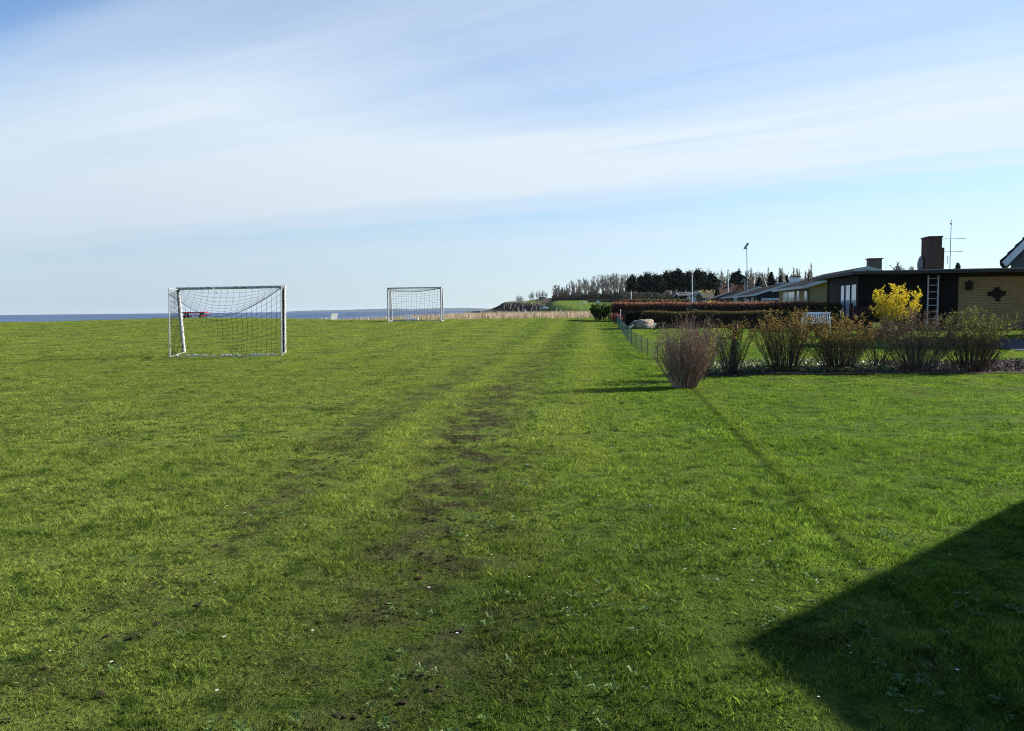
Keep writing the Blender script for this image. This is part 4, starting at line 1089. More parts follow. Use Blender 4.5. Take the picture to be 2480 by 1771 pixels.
mb = MB(); hbox(mb, -.02, 13, -.02, 8.02, ZR - .018, ZR + .012); hbox(mb, 3.9, 13, 3.4, 8.0, ZR + .014, ZR + .17); mb.build('roof', FELT, root)
# chimney with a shoulder and a dish on its flank
def wall_a(px, b):
    lo_, hi_ = -2., 12.
    for _ in range(50):
        m_ = (lo_ + hi_) / 2; q = hb(m_, b, 2.2); r_ = q - Vector((0, 0, EYE)); u_ = r_.dot(RT) / r_.dot(FW) * F_PX + CX
        if u_ < px: lo_ = m_
        else: hi_ = m_
    return lo_
ca = wall_a(2247, 3.6); zt = P(2250, 579, 37.6).z
mb = MB(); hbox(mb, ca, ca + .56, 3.6, 4.6, ZR, zt); hbox(mb, ca - .03, ca + .59, 3.57, 4.63, zt + .001, zt + .07); hbox(mb, ca + .562, ca + .70, 3.7, 4.5, ZR + .0, zt - .46); ch = mb.build('chimney', BRICK_B, root)
mb = MB()
dc = hb(ca - .09, 4.45, ZR + .42)
for k in range(20):
    for j in range(3):
        def dp(r, an): return dc + HB * (math.cos(an) * r) + ZV * (math.sin(an) * r * 1.15) - HA * (.10 - .9 * r * r)
        mb.face(dp(j * .12, k * .314), dp((j + 1) * .12, k * .314), dp((j + 1) * .12, (k + 1) * .314), dp(j * .12, (k + 1) * .314))
mb.build('satellite_dish', M('grey dish', (.16, .15, .17), .6, .1, 3), ch)
# aerial mast
ab = P(2300.5, 648, 38.0); at_ = P(2304, 532, 38.0); mb = MB(); mb.tube(ab - ZV * .3, at_, .018, .014, 8)
def aer(t, left, right, r=.008): q = lerp(ab, at_, t); mb.tube(q - HA * left, q + HA * right, r, None, 5)
aer(.60, .52, .70); aer(.33, .38, .55)
for dx in (-.45, -.25, .2, .38, .55): q = lerp(ab, at_, .60) + HA * dx; mb.tube(q - HB * .25, q + HB * .25, .005, None, 4)
for dx in (-.33, .3, .45): q = lerp(ab, at_, .33) + HA * dx; mb.tube(q - HB * .3, q + HB * .3, .005, None, 4)
for kk in range(7): q = lerp(ab, at_, .09 + kk * .022); mb.tube(q - HA * .26, q + HA * .02, .004, None, 4)
q = lerp(ab, at_, .16) - HA * .12; mb.tube(q - ZV * .18, q + ZV * .18, .012, None, 5)
q = lerp(ab, at_, .92)
for d1, d2 in ((HA, HB), (HB, -HA), (-HA, -HB), (-HB, HA)): mb.face(q + d1 * .06, q + d2 * .06, q + ZV * .1); mb.face(q + d2 * .06, q + d1 * .06, q - ZV * .1)
mb.build('aerial', M('dull aerial metal', (.16, .16, .18), .5, .2, 4), root)
lp = hb(4.72, .64, ZR - .55); mb = MB(); mb.obox(lp - HB * .02, HA * .22, -HB * .16, -ZV * .30); mb.obox(lp - HA * .02 - HB * .0, HA * .26, -HB * .22, ZV * .04); mb.tube(lp + HA * .11 - HB * .09 + ZV * .04, lp + HA * .11 - HB * .09 + ZV * .12, .05, .02, 8); mb.build('wall_lamp', BLACK, root)
# ladder hung on the wall
la, lb_ = [((P(px, 668, 34) - Vector((c0.x, c0.y, 0))).dot(HA)) for px in (2249, 2272)]
lo = hb(la, .5, gz + .35); root2 = thing('ladder', lo, 'aluminium ladder standing against the dark timber wall', 'ladder'); ltop = ZR - .22
for a_ in (la, lb_): mb = MB(); hbox(mb, a_ - .022, a_ + .022, .50, .57, gz + .1, ltop); mb.build('rail', MET, root2)
mb = MB(); kk = 0
while ltop - .12 - kk * .285 > gz + .2: z = ltop - .12 - kk * .285; mb.tube(hb(la + .022, .535, z), hb(lb_ - .022, .535, z), .016, None, 8); kk += 1
mb.build('rungs', MET, root2)
# iron wall ornament
oa = wall_a(2415, .6); oz = P(2415, 713, hb(oa, .6, 0).y).z
outl = [(-.37, .10), (-.30, .13), (-.20, .12), (-.10, .22), (-.11, .30), (-.06, .28), (.02, .30), (.11, .30), (.09, .22), (.20, .13), (.33, .13), (.38, .10), (.33, .02), (.34, -.05), (.22, -.08), (.10, -.18), (.13, -.27), (.17, -.30), (.02, -.29), (-.07, -.26), (-.03, -.20), (-.18, -.08), (-.34, -.07), (-.36, .02)]
mb = MB(); mb.prism([hb(oa + x, .60, oz + z) for x, z in outl], HB * .038)
mb.prism([hb(oa + x * .55, .56, oz + z * .45 + .02) for x, z in outl], HB * .037)
tag(mb.build('wall_ornament', BLACK, origin=hb(oa, .6, oz)), 'black iron star shaped ornament on the yellow brick wall', 'ornament')
# brown picket gate by the side window
g0 = hb(-.35, .1, gz); root2 = thing('wooden_gate', g0, 'dark red brown picket gate with rounded post at the house corner', 'gate'); mb = MB(); GATE = M('red brown stain', (.045, .016, .016), .7, .25, 4)
for k in range(8): hbox(mb, .0 + k * .1, .08 + k * .1, -.35, -.325, gz, gz + 1.0)
mb.build('pickets', GATE, root2); mb = MB(); hbox(mb, -.02, .80, -.324, -.28, gz + .25, gz + .33); hbox(mb, -.02, .80, -.324, -.28, gz + .75, gz + .83); mb.build('rails', GATE, root2)
mb = MB(); q = hb(-.1, -.33, gz - .1); mb.tube(q, q + ZV * 1.15, .085, None, 12); boulder_mesh(mb, q + ZV * 1.15, .085, .085, .09, 1, 0); mb.build('post', GATE, root2)

# gabled roof rising behind the brown house
GA = Vector((math.cos(R(33)), -math.sin(R(33)), 0)); GB = Vector((math.sin(R(33)), math.cos(R(33)), 0))
e0 = P(2421, 637, 43); root = thing('gabled_house', Vector((e0.x + 3, 46, gz + .2)), 'steep tiled gable with white barge board behind the flat roof at the right edge', 'house')
q = e0 + GA * 2.0; kz = (P(2528, 526, q.y).z - e0.z) / 2.0; W2 = 3.6
go_ = lambda a, b, z: Vector((e0.x, e0.y, e0.z)) + GA * a + GB * b + ZV * z
mb = MB(); mb.prism([go_(0, 0, 0), go_(W2, 0, kz * W2), go_(2 * W2, 0, 0), go_(2 * W2, 0, -.12), go_(W2, 0, kz * W2 - .14), go_(.02, 0, -.12)], GB * 9); nst_ = 11
for k in range(nst_):
    for sg in (0, 1):
        a0, a1 = W2 * k / nst_, W2 * (k + 1) / nst_ + .03
        if sg: a0, a1 = 2 * W2 - a0, 2 * W2 - a1
        z0 = kz * W2 * k / nst_; z1 = kz * W2 * (k + 1) / nst_
        mb.prism([go_(a0, -.05, z0 + .06), go_(a1, -.05, z1 + .02), go_(a1, -.05, z1 + .09), go_(a0, -.05, z0 + .14)], GB * 9)
mb.build('roof', PURPLE, root)
mb = MB(); mb.prism([go_(.12, -.04, .04), go_(W2, -.04, kz * W2 - .02), go_(W2, -.04, kz * W2 - .46), go_(.36, -.04, -.16), go_(.24, -.04, -.16)], GB * .038); mb.prism([go_(2 * W2 - .12, -.04, .04), go_(W2 + .003, -.04, kz * W2 - .02), go_(W2 + .003, -.04, kz * W2 - .46), go_(2 * W2 - .36, -.04, -.16)], GB * .038)
mb.build('barge_board', WHITE, root)
mb = MB(); gg = gz - e0.z - .3; mb.prism([go_(.5, .3, gg), go_(2 * W2 - .5, .3, gg), go_(2 * W2 - .5, .3, kz * .5 - .2), go_(W2, .3, kz * W2 - .2), go_(.5, .3, kz * .5 - .2)], GB * 8.4); mb.build('wall', M('grey gable boards', (.12, .125, .12), .8, .2, 4), root)
mb = MB(); mb.obox(go_(1.35, .27, .45), GA * 1.4, GB * .028, ZV * .55); fr = mb.build('window', WHITE, root)
mb = MB(); mb.obox(go_(1.43, .255, .53), GA * 1.24, GB * .014, ZV * .39); mb.build('pane', PANE, fr)


def gable_house(name, label, E, ra, rise, Ld, wall, side, roofm, barge, over=.5, drop=2.3, windows=(), gable_up=None, cat='house', extra=None):
    """ridge runs along HB; E = near left eave corner, ridge ra metres to its right"""
    gzz = Hf(E.x + ra, E.y + 2); root = thing(name, Vector((E.x, E.y, gzz)), label, cat)
    o = lambda a, b, z: Vector((E.x, E.y, 0)) + HA * a + HB * b + ZV * (E.z + z)
    mb = MB()
    mb.prism([o(0, 0, 0), o(ra, 0, rise), o(2 * ra, 0, 0), o(2 * ra, 0, -.12), o(ra, 0, rise - .14), o(0, 0, -.12)], HB * Ld); mb.build('roof', roofm, root)
    mb = MB(); t_ = .24
    mb.prism([o(0, -.04, .02), o(ra, -.04, rise + .02), o(ra, -.04, rise - t_), o(0, -.04, -t_)], HB * .036); mb.prism([o(2 * ra, -.04, .02), o(ra + .003, -.04, rise + .02), o(ra + .003, -.04, rise - t_), o(2 * ra, -.04, -t_)], HB * .036); mb.build('barge_board', barge, root)
    mb = MB(); mb.obox(o(-.04, .0, -.2), HA * .038, HB * Ld, ZV * .2); mb.build('gutter_board', barge, root)
    sl = rise / ra; zl = gzz - E.z - .3
    mb = MB(); mb.prism([o(over, over, zl), o(2 * ra - over, over, zl), o(2 * ra - over, over, -.13), o(over, over, -.13)], HB * .12); mb.build('gable_wall', wall, root)
    mb = MB(); mb.prism([o(over, over + .01, -.128), o(2 * ra - over, over + .01, -.128), o(2 * ra - over, over + .01, sl * over - .15), o(ra, over + .01, rise - .16), o(over, over + .01, sl * over - .15)], HB * .10); mb.build('gable', gable_up or wall, root)
    mb = MB(); mb.obox(o(over + .01, over + .121, zl), HA * .1, HB * (Ld - 2 * over), ZV * (-.13 - zl)); mb.obox(o(2 * ra - over - .11, over + .121, zl), HA * .1, HB * (Ld - 2 * over), ZV * (-.13 - zl)); mb.build('side_wall', side, root)
    for (b0, b1, z0, z1) in windows:
        mb = MB(); mb.obox(o(over - .03, b0, z0), HA * .037, HB * (b1 - b0), ZV * (z1 - z0)); fr = mb.build('window', GREYW, root)
        mb = MB(); mb.obox(o(over - .045, b0 + .08, z0 + .08), HA * .012, HB * (b1 - b0 - .16), ZV * (z1 - z0 - .16)); mb.build('pane', PANE, fr)
    if extra: extra(root, o)
    return root


def x2(root, o):
    a0 = (P(2100, 640, 62) - Vector((o(0, 0, 0).x, o(0, 0, 0).y, 0))).dot(HA); zt = P(2115, 629, 62).z - o(0, 0, 0).z
    mb = MB(); mb.obox(o(a0, 2.2, .6), HA * .9, HB * .8, ZV * (zt - .6)); mb.obox(o(a0 - .08, 2.12, zt + .001), HA * 1.06, HB * .96, ZV * .07); mb.build('chimney', M('pale brown brick', (.16, .125, .085), .9, .3, 6), root)
    mb = MB(); q = P(1958.5, 680, 66); mb.tube(q, P(1958.5, 668, 66), .06, None, 8); mb.tube(P(1958.5, 668.5, 66), P(1958.5, 667, 66), .13, None, 8); mb.build('vent_pipe', BLACK, root)
    mb = MB(); q0 = o(.02, .6, -.2); mb.path([q0, q0 + HA * .5 - ZV * .25, q0 + HA * .52 - ZV * 2.0], .05, 8); mb.build('downpipe', BLACK, root)


gable_house('yellow_brick_house', 'yellow brick house with dark roof and white trim beyond the russet hedge', P(1946, 692, 60), 4.5, 1.36, 14, BRICK_Y, BRICK_YS, ROOF_D, GREYW, .55, windows=((1.3, 2.2, -2.0, -.25), (4.2, 5.2, -2.0, -.25), (6.2, 9.0, -2.0, -.25), (9.2, 11.5, -2.0, -.25)), gable_up=OCHRE, extra=x2)


def x3(root, o):
    mb = MB(); mb.obox(o(1.0, -.05, -.75), HA * 3.6, HB * .4, ZV * .28); mb.obox(o(.9, -.04, -2.1), HA * .25, HB * .25, ZV * 1.349); mb.obox(o(-.6, .3, -2.1), HA * .2, HB * .2, ZV * 1.5); mb.build('carport_frame', GREYW, root)
    a0 = (P(1914, 676, 97) - Vector((o(0, 0, 0).x, o(0, 0, 0).y, 0))).dot(HA); zt = P(1925, 672, 97).z - o(0, 0, 0).z
    mb = MB(); mb.obox(o(a0, 2.4, .7), HA * 1.1, HB * .9, ZV * (zt - .7)); mb.build('chimney', WHITE, root); mb = MB(); mb.obox(o(a0 - .08, 2.32, zt + .002), HA * 1.26, HB * 1.06, ZV * .1); mb.build('chimney_cap', BLACK, root)
    mb = MB(); mb.tube(P(1858, 697, 108), P(1851.5, 679, 108), .06, None, 6); mb.tube(P(1904, 688, 108), P(1900, 678, 108), .04, None, 6); mb.build('aerial', GREYW, root)
    mb = MB(); mb.obox(P(1880, 689, 104), HA * .9, HB * .6, ZV * .22); mb.build('roof_cowl', GREYW, root)


gable_house('navy_house', 'dark navy house with white barge board and open carport', P(1824, 713, 95), 4.6, 1.45, 20, NAVY, NAVY, ROOF_D, GREYW, .5, windows=((3, 5, -1.5, -.3), (9, 12, -1.5, -.3)), extra=x3)


def x4(root, o):
    mb = MB(); q = P(1804, 686, 135); mb.tube(q - ZV * 1.2, q + ZV * .6, .035, None, 6)
    mb.beam(P(1796, 681.5, 135), P(1807, 681, 135), .08, .06); mb.beam(P(1796, 681.5, 135), P(1799, 678, 135), .08, .06); mb.beam(P(1796, 681.5, 135), P(1799.5, 684.5, 135), .08, .06); mb.build('aerial', GREYW, root)


gable_house('grey_roof_house', 'low house with light grey roof verge beyond the navy house', P(1770, 718, 125), 4.3, 1.5, 18, GREYW, NAVY, ROOF_D, GREYW, .5, extra=x4)
gable_house('dark_roof_house', 'low dark roofed house left of the grey verge house', P(1714, 727, 142), 4.6, 1.55, 14, NAVY, NAVY, M('dark brown roof', (.035, .028, .025), .9, .3, 2), M('dull grey board', (.12, .115, .11), .8, .2, 3), .5)


def ridge_x_house(name, label, pl, pr, pyr, pye, Y, span, wall, roofm, barge, extra=None):
    """ridge across the view from column pl to pr"""
    a = P(pl, pyr, Y + span / 2); b = P(pr, pyr, Y + span / 2); ez = P(pl, pye, Y).z; gzz = Hf((a.x + b.x) / 2, Y); root = thing(name, Vector((a.x, Y, gzz)), label, 'house')
    W = b.x - a.x; o = lambda x, y, z: Vector((a.x + x, Y + y, z)); rz = a.z
    mb = MB(); mb.prism([o(0, 0, ez), o(0, span / 2, rz), o(0, span, ez), o(0, span, ez - .2), o(0, span / 2, rz - .2), o(0, 0, ez - .2)], (W, 0, 0)); mb.build('roof', roofm, root)
    mb = MB(); mb.prism([o(.3, .5, gzz - .3), o(.3, span - .5, gzz - .3), o(.3, span - .5, ez), o(.3, span / 2, rz - .25), o(.3, .5, ez)], (W - .6, 0, 0)); mb.build('wall', wall, root)
    mb = MB()
    for x in (-.06, W + .002): mb.prism([o(x, -.05, ez + .05), o(x, span / 2, rz + .05), o(x, span / 2, rz - .3), o(x, -.05, ez - .3)], (.058, 0, 0)); mb.prism([o(x, span + .05, ez + .05), o(x, span / 2 + .002, rz + .05), o(x, span / 2 + .002, rz - .3), o(x, span + .05, ez - .3)], (.058, 0, 0))
    mb.build('barge_board', barge, root)
    if extra: extra(root, o, W, ez, rz, gzz)
    return root


def x6(root, o, W, ez, rz, gzz):
    pk = P(1793, 689, 168); l = P(1783, 705, 168); r_ = P(1801, 704, 168); mb = MB(); mb.prism([l, pk, r_, r_ - ZV * .8, l - ZV * .8], (0, 3.5, 0)); mb.build('gable', M('red brick gable', (.28, .10, .06), .9, .2, 3), root)
    mb = MB(); mb.beam(l + Vector((-.2, -.1, -.1)), pk + Vector((0, -.1, .1)), .15, .25); mb.beam(pk + Vector((0, -.1, .1)), r_ + Vector((.2, -.1, -.1)), .15, .25); mb.build('gable_trim', REDTILE, root)
    mb = MB(); mb.obox(P(1745, 692, 173), (.5, 0, 0), (0, .5, 0), (0, 0, .5)); mb.obox(P(1770, 691, 173), (.6, 0, 0), (0, .5, 0), (0, 0, .35)); mb.build('chimney', M('pale chimney', (.3, .25, .2), .9, .2, 3), root)


ridge_x_house('red_tile_house', 'steep brown red tiled house behind the second flagpole', 1738, 1802, 691, 722, 170, 7, M('dark brick', (.08, .04, .03), .9, .2, 3), REDTILE, REDTILE, x6)


def x7(root, o, W, ez, rz, gzz):
    pk = P(1691.5, 708, 188); l = P(1682, 715.5, 188); r_ = P(1699.5, 715.5, 188); mb = MB(); mb.prism([l, pk, r_, r_ - ZV * 1.8, l - ZV * 1.8], (0, 4, 0)); mb.build('gable', M('brown boards', (.07, .055, .045), .9, .2, 3), root)
    mb = MB(); ll = P(1665, 716.5, 188); mb.beam(l + Vector((0, -.1, -.1)), pk + Vector((0, -.1, .05)), .2, .2); mb.beam(pk + Vector((0, -.1, .05)), r_ + Vector((.1, -.1, -.1)), .2, .2); mb.beam(ll + Vector((0, -.2, 0)), pk + Vector((-.15, -.2, .05)), .2, .16); mb.build('gable_trim', GREYW, root)
    a = P(1664, 733, 185); mb = MB(); mb.obox(a, (2.2, 0, 0), (0, 2, 0), (0, 0, .75)); mb.obox(a + Vector((.25, .02, .752)), (1.8, 0, 0), (0, 1.9, 0), (0, 0, .55)); mb.build('porch', M('blue grey boards', (.28, .31, .38), .8, .15, 3), root)
    mb = MB(); q = P(1669, 717, 184.8); mb.beam(q, P(1666, 720, 184.8), .12, .14); mb.beam(q, P(1672, 720, 184.8), .12, .14); mb.build('porch_gable', GREYW, root)
    mb = MB(); mb.obox(P(1668.3, 724, 184.9), (.25, 0, 0), (0, .05, 0), (0, 0, .4)); mb.build('porch_window', PANE, root)
    mb = MB(); mb.obox(P(1660, 709, 192), (.25, 0, 0), (0, .4, 0), (0, 0, .6)); mb.build('chimney', GREYW, root)


ridge_x_house('cabin', 'small dark cabin with white trimmed gable and blue grey porch', 1638, 1692, 708.5, 716, 190, 6, M('black boards', (.025, .02, .018), .9, .2, 3), M('grey cabin roof', (.075, .07, .068), .9, .2, 3), GREYW, x7)
ridge_x_house('mossy_roof_house', 'low house with mossy grey roof right of the cabin', 1696, 1728, 709, 722, 205, 6, M('mossy boards', (.05, .045, .035), .9, .2, 3), M('mossy roof', (.075, .07, .045), .9, .3, 2), M('mossy barge', (.06, .055, .04), .9, .2, 2))
mb = MB(); q = headtop(1305, 575); w_ = P(1321, 722, 575).x - q.x; mb.obox(q + Vector((0, 0, -.3)), (w_, 0, 0), (0, 3, 0), (0, 0, 1.5)); mb.prism([q + Vector((-.3, -.3, 1.201)), q + Vector((-.3, 1.5, 1.75)), q + Vector((-.3, 3.3, 1.201))], (w_ + .6, 0, 0))
tag(mb.build('field_shelter', M('dark shelter boards', (.03, .03, .03), .9, .2, 1), origin=q), 'dark low shed on the headland in front of the bare trees', 'shed')

# ------------------------------------------------------------------ masts
def flagpole(px, ptop, pxt, Y, label, r):
    g_ = G(px, Y); t = P(pxt, ptop, Y); root = thing('flagpole', g_, label, 'flagpole'); mb = MB(); mb.tube(g_ - ZV * .2, t, r, r * .7, 8); mb.build('pole', WHITE, root)
    mb = MB(); mb.tube(t, t + ZV * r * 3, r * 1.5, r * .8, 8); mb.build('finial', M('finial red', (.35, .12, .1), .5, .1, 2), root)
flagpole(1677.5, 665, 1676, 175, 'tallest white flagpole in front of the cabin', .11)
flagpole(1763.5, 657, 1763.5, 150, 'white flagpole in front of the brown red tiled roof', .10)
flagpole(1528.5, 706, 1529, 240, 'short white flagpole before the left end of the pines', .12)
g_ = G(1810.5, 112); t = P(1808.5, 603, 112); root = thing('lamp_mast', g_, 'tall thin grey mast with a tilted lamp head above the houses', 'lamp mast'); mb = MB(); mb.tube(g_, t, .07, .045, 8); mb.build('mast', M('mast grey', (.22, .235, .25), .6, .1, 2), root)
mb = MB(); mb.obox(t + Vector((-.22, -.2, -.05)), (.5, 0, .75), (0, .4, 0), (-.2, 0, .14)); mb.tube(t - ZV * .05, t + Vector((.0, 0, .12)), .09, None, 6); mb.build('lamp_head', M('lamp head grey', (.3, .32, .35), .5, .1, 2), root)
g_ = G(2146, 70); t = P(2146, 624, 70); mb = MB(); mb.tube(g_, t, .03, .012, 6); tag(mb.build('aerial_pole', GREYW, origin=g_), 'thin pale aerial pole standing between the two chimneys', 'pole')

# ------------------------------------------------------------------ small things on the far beach
BOATW = M('boat white', (.7, .7, .68), .5, .1, 2)
def boat(px0, px1, py, Y, label, rz):
    a = P(px0, py, Y); w = P(px1, py, Y).x - a.x; c = Vector((a.x + w / 2, Y, a.z)); root = thing('rowing_boat', c, label, 'boat'); m = Matrix.Translation(c) @ Matrix.Rotation(rz, 4, 'Z'); mb = MB(); S = []
    for i in range(9):
        t = i / 8; x = (t - .5) * w; hw = .9 * math.sin(math.pi * min(.97, .16 + t * .84)) ** .7; kz = .25 * (1 - abs(2 * t - 1))
        S.append([m @ Vector((x, -hw, .75 + .3 * (t - .5) ** 2 * 4 * .5)), m @ Vector((x, -hw * .7, .25)), m @ Vector((x, 0, .0 - kz * .2)), m @ Vector((x, hw * .7, .25)), m @ Vector((x, hw, .75 + .3 * (t - .5) ** 2 * 2))])
    for p, q in zip(S, S[1:]):
        for j in range(4): mb.face(p[j], q[j], q[j + 1], p[j + 1])
        mb.face(p[0] - ZV * .12, p[4] - ZV * .12, q[4] - ZV * .12, q[0] - ZV * .12)
    mb.face(*S[0]); mb.face(*S[-1]); mb.build('hull', BOATW, root)
    mb = MB(); mb.obox(m @ Vector((-w * .1, -.5, .68)), (w * .3, 0, 0), (0, 1.0, 0), (0, 0, .8)); mb.build('cabin', BOATW, root)
    mb = MB(); mb.obox(m @ Vector((-w * .07, -.52, 1.0)), (w * .1, 0, 0), (0, .03, 0), (0, 0, .3)); mb.obox(m @ Vector((w * .06, -.52, 1.0)), (w * .1, 0, 0), (0, .03, 0), (0, 0, .3)); mb.build('window', BLACK, root)
boat(1307, 1328, 750.5, 300, 'white boat drawn up on the beach below the headland', R(4))
for px, py, ph, Y, lab in ((1272.5, 758, 751, 230, 'pale post standing at the edge of the reeds left of the boat'), (1347, 755, 748.5, 200, 'pale leaning post right of the beached boat'), (1357, 755, 750, 200, 'short pale post at the reed edge right of the leaning post')):
    b0 = P(px, py + 3, Y); t0 = P(px + .8, ph, Y); mb = MB(); mb.tube(b0, t0, .16, .13, 8); mb.tube(t0, t0 + ZV * .12, .17, .05, 8); tag(mb.build('beach_post', WHITE_WORN, origin=b0), lab, 'post')
for px, py, Y, lab in ((1413, 739, 290, 'left white garden chair on the far meadow'), (1420, 739, 290, 'right white garden chair on the far meadow')):
    c = G(px, Y); slat_bench(c, R(160), .5, lab, WHITE, nb_=4)
q = G(1449, 300); mb = MB(); mb.prism([q + Vector((-.9, 0, .5)), q + Vector((0, 0, 1.0)), q + Vector((.9, 0, .5))], (0, 1.6, 0)); mb.obox(q + Vector((-.8, .05, -.2)), (1.6, 0, 0), (0, 1.5, 0), (0, 0, .69)); tag(mb.build('white_hut', WHITE, origin=q), 'tiny white roofed hut below the bare wood', 'hut')

# ------------------------------------------------------------------ neighbouring bungalow and an added house to the right of the frame (they throw the two broad shadows on the grass)
EL, AZ = R(28), R(14)
SUN = Vector((math.cos(EL) * math.cos(AZ), math.cos(EL) * math.sin(AZ), math.sin(EL)))
kx, ky = SUN.x / SUN.z, SUN.y / SUN.z
pz = 4.2; px_, py_ = 1.03 + kx * pz, 3.68 + ky * pz
ez_ = 1.81; ey_ = 7.5 + ky * ez_
root = thing('brick_bungalow', Vector((px_ + 3, 4, 0)), 'brick bungalow with uneven pitched roof just right of the foreground lawn', 'house')
prof_ = [(px_, -3.5, pz - .125 * (py_ + 3.5)), (px_, py_, pz), (px_, ey_, ez_)]
mb = MB(); mb.prism([Vector(p) for p in prof_] + [Vector(p) - ZV * .18 for p in reversed(prof_)], (8, 0, 0)); mb.build('roof', ROOF_D, root)
mb = MB(); mb.prism([Vector((px_ + .35, -3.2, -.2)), Vector((px_ + .35, ey_ - .4, -.2)), Vector((px_ + .35, ey_ - .4, ez_ + .12)), Vector((px_ + .35, py_, pz - .2)), Vector((px_ + .35, -3.2, pz - .125 * (py_ + 3.2) - .2))], (7.3, 0, 0)); mb.build('wall', brickmat('yellow brick near', Vector((0, 1, 0)), (.40, .27, .09), (.30, .20, .07), (.26, .22, .15)), root)
mb = MB(); mb.obox((px_ + .32, 1.0, .9), (.028, 0, 0), (0, 1.6, 0), (0, 0, 1.2)); fr = mb.build('window', GREYW, root); mb = MB(); mb.obox((px_ + .305, 1.1, 1.0), (.013, 0, 0), (0, 1.4, 0), (0, 0, 1.0)); mb.build('pane', PANE, fr)
root = thing('shadow_house', Vector((22, 28, .4)), 'unseen pale house added right of the driveway to shade the garden lawn', 'house')  # added out of view to cast the shadow band across the garden lawn
BRX = brickmat('yellow brick front', Vector((1, 0, 0)), (.36, .25, .10), (.28, .19, .08), (.36, .31, .22)); BRN = brickmat('yellow brick flank', Vector((0, 1, 0)), (.36, .25, .10), (.28, .19, .08), (.36, .31, .22))
mb = MB(); mb.obox((19.6, 25.32, .1), (.2, 0, 0), (0, 4.26, 0), (0, 0, 4.6)); mb.prism([Vector((19.6, 25.32, 4.703)), Vector((19.6, 27.4, 5.9)), Vector((19.6, 29.58, 4.703))], (.2, 0, 0)); mb.build('gable_wall', BRN, root)
mb = MB(); mb.obox((19.62, 25.3, .1), (7, 0, 0), (0, .2, 0), (0, 0, 4.6)); mb.obox((19.62, 29.4, .1), (7, 0, 0), (0, .2, 0), (0, 0, 4.6)); mb.obox((26.4, 25.5, .1), (.2, 0, 0), (0, 3.9, 0), (0, 0, 4.6)); mb.build('wall', BRX, root)
mb = MB(); mb.prism([Vector((19.2, 24.9, 4.6)), Vector((19.2, 27.4, 6.1)), Vector((19.2, 29.9, 4.6)), Vector((19.2, 29.9, 4.44)), Vector((19.2, 27.4, 5.92)), Vector((19.2, 24.9, 4.44))], (7.8, 0, 0)); mb.build('roof', ROOF_D, root)
mb = MB(); mb.prism([Vector((19.17, 24.85, 4.62)), Vector((19.17, 27.4, 6.14)), Vector((19.17, 27.4, 5.86)), Vector((19.17, 24.85, 4.36))], (.028, 0, 0)); mb.prism([Vector((19.17, 29.95, 4.62)), Vector((19.17, 27.402, 6.14)), Vector((19.17, 27.402, 5.86)), Vector((19.17, 29.95, 4.36))], (.028, 0, 0)); mb.build('barge_board', WHITE, root)
for y0, z0 in ((26.0, 1.3), (28.0, 1.3), (26.8, 3.3)):
    mb = MB(); mb.obox((19.57, y0, z0), (.028, 0, 0), (0, 1.2, 0), (0, 0, 1.2)); fr = mb.build('window', WHITE, root); mb = MB(); mb.obox((19.555, y0 + .08, z0 + .08), (.013, 0, 0), (0, .5, 0), (0, 0, 1.04)); mb.obox((19.555, y0 + .62, z0 + .08), (.013, 0, 0), (0, .5, 0), (0, 0, 1.04)); mb.build('pane', PANE, fr)
for x0 in (20.8, 23.6):
    mb = MB(); mb.obox((x0, 25.27, 1.3), (1.4, 0, 0), (0, .028, 0), (0, 0, 1.2)); fr = mb.build('window', WHITE, root); mb = MB(); mb.obox((x0 + .08, 25.255, 1.38), (.6, 0, 0), (0, .013, 0), (0, 0, 1.04)); mb.obox((x0 + .72, 25.255, 1.38), (.6, 0, 0), (0, .013, 0), (0, 0, 1.04)); mb.build('pane', PANE, fr)

# ------------------------------------------------------------------ air
m, nt, out = newmat('sea air'); vol = N(nt, 'ShaderNodeVolumePrincipled'); vol.inputs['Color'].default_value = (.74, .86, 1, 1); vol.inputs['Density'].default_value = 2.6e-5; vol.inputs['Anisotropy'].default_value = .2
L(nt, vol.outputs[0], out.inputs['Volume'])
mb = MB(); mb.obox((-13500, -300, -5), (24000, 0, 0), (0, 17500, 0), (0, 0, 80)); tag(mb.build('haze', m), 'thin sea haze filling the air out to the far coast', 'haze', kind='stuff')

# ------------------------------------------------------------------ sun and sky
sd_ = bpy.data.lights.new('sun', 'SUN'); sd_.energy = 5.0; sd_.angle = R(.53); sd_.color = (1, .94, .84)
so = bpy.data.objects.new('sun', sd_); COL.objects.link(so); so.rotation_euler = (-SUN).to_track_quat('-Z', 'Y').to_euler(); so.location = (30, 10, 30)
w = bpy.data.worlds.new('World'); scene.world = w; w.use_nodes = True; nt = w.node_tree; nt.nodes.clear()
out = nt.nodes.new('ShaderNodeOutputWorld'); bg = nt.nodes.new('ShaderNodeBackground'); bg.inputs[1].default_value = .06; L(nt, bg.outputs[0], out.inputs[0])
sky = nt.nodes.new('ShaderNodeTexSky'); sky.sky_type = 'NISHITA'; sky.sun_disc = False; sky.sun_elevation = EL; sky.sun_rotation = math.pi / 2 - AZ; sky.air_density = 1.0; sky.dust_density = .15; sky.ozone_density = 1.1
tc = nt.nodes.new('ShaderNodeTexCoord'); gen = tc.outputs['Generated']
sp = N(nt, 'ShaderNodeSeparateXYZ'); L(nt, gen, sp.inputs[0])
zc = math_n(nt, 'MAXIMUM', sp.outputs[2], .012)
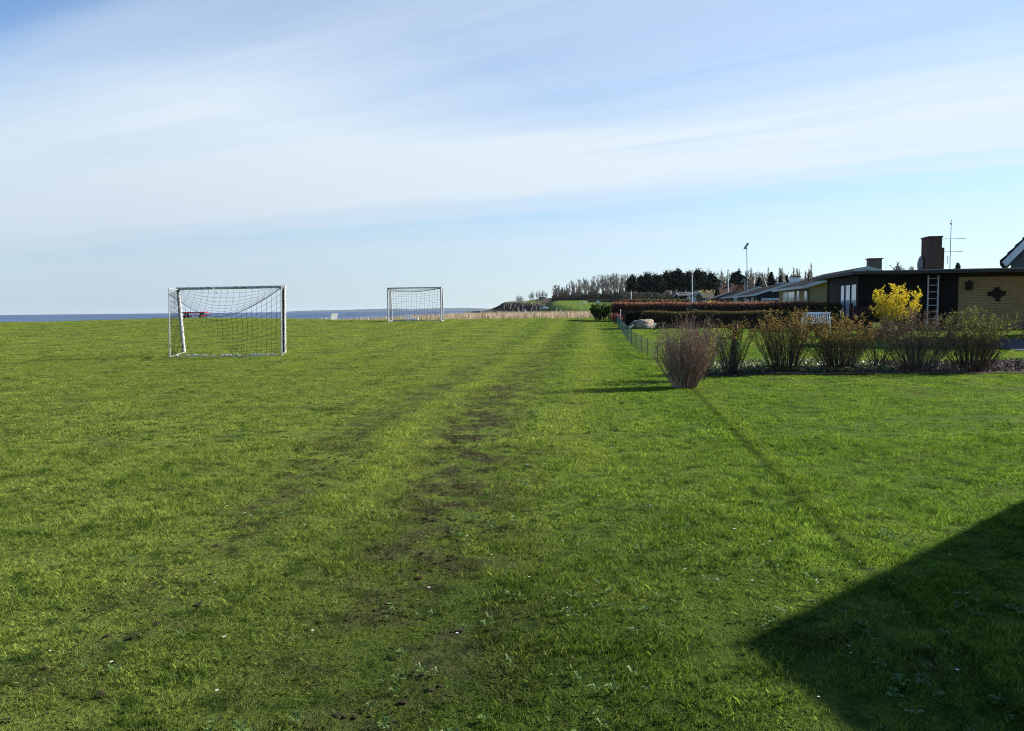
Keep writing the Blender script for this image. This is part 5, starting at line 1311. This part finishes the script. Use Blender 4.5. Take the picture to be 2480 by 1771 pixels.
# a high cirrus layer: bands run toward the left horizon
acr = math_n(nt, 'DIVIDE', math_n(nt, 'ADD', math_n(nt, 'MULTIPLY', sp.outputs[0], .52), math_n(nt, 'MULTIPLY', sp.outputs[1], .855)), zc)
alo = math_n(nt, 'DIVIDE', math_n(nt, 'ADD', math_n(nt, 'MULTIPLY', sp.outputs[0], -.855), math_n(nt, 'MULTIPLY', sp.outputs[1], .52)), zc)
lac = math_n(nt, 'LOGARITHM', math_n(nt, 'MAXIMUM', acr, .3), math.e)
cv = N(nt, 'ShaderNodeCombineXYZ'); L(nt, math_n(nt, 'MULTIPLY', alo, .16), cv.inputs[0]); L(nt, math_n(nt, 'MULTIPLY', acr, .55), cv.inputs[1])
wob = noise(nt, cv.outputs[0], 1.0, 5, .6, .4)
cv2 = N(nt, 'ShaderNodeCombineXYZ'); L(nt, math_n(nt, 'MULTIPLY', alo, .35), cv2.inputs[0]); L(nt, math_n(nt, 'MULTIPLY', acr, 2.6), cv2.inputs[1])
fib = noise(nt, cv2.outputs[0], 1.0, 6, .65, .6)
t = math_n(nt, 'DIVIDE', math_n(nt, 'ADD', lac, math_n(nt, 'MULTIPLY', math_n(nt, 'SUBTRACT', wob, .5), .42)), math.log(20))
band = ramp(nt, t, [(0, 0.02), (.10, .06), (.20, .44), (.29, .50), (.385, .46), (.43, .56), (.49, .90), (.575, .94), (.625, .70), (.672, .40), (.72, .50), (.78, .66), (.86, .58), (1.0, .55)], 'EASE')
cl = math_n(nt, 'MULTIPLY', band, ramp(nt, fib, [(.25, .72), (.75, 1.18)]))
col = mix_c(nt, 1.0, sky.outputs[0], (.79, 1.065, 1.40), 'MULTIPLY')
col = mix_c(nt, 1.0, col, (1.0, 1.02, 1.0), 'MULTIPLY')
veil = math_n(nt, 'MULTIPLY', ramp(nt, math_n(nt, 'DIVIDE', alo, 5), [(.36, 0.0), (.66, .42)]), ramp(nt, math_n(nt, 'DIVIDE', acr, 6), [(.28, 0.0), (.42, 1.0), (.85, 1.0), (1.0, .0)]))
cl = math_n(nt, 'MINIMUM', math_n(nt, 'ADD', cl, veil), .95)
col = mix_c(nt, cl, col, (6.45, 7.2, 7.8))
low = math_n(nt, 'MULTIPLY', ramp(nt, sp.outputs[2], [(.0, .85), (.07, .64), (.26, 0.0)]), ramp(nt, math_n(nt, 'ADD', math_n(nt, 'MULTIPLY', sp.outputs[0], .8), .5), [(.15, 1.0), (.75, .12)]))
col = mix_c(nt, low, col, (3.8, 4.6, 5.45))
L(nt, col, bg.inputs[0])

# ------------------------------------------------------------------ render settings
vs = scene.view_settings; vs.view_transform = 'Standard'; vs.look = 'None'; vs.exposure = 1.1; vs.gamma = 1
scene.cycles.filter_width = 1.05
scene.cycles.use_denoising = True; scene.cycles.denoising_prefilter = 'NONE'
scene.cycles.sample_clamp_direct = 1.6; scene.cycles.sample_clamp_indirect = 1.0
scene.cycles.max_bounces = 6; scene.cycles.volume_bounces = 0; scene.cycles.transparent_max_bounces = 8
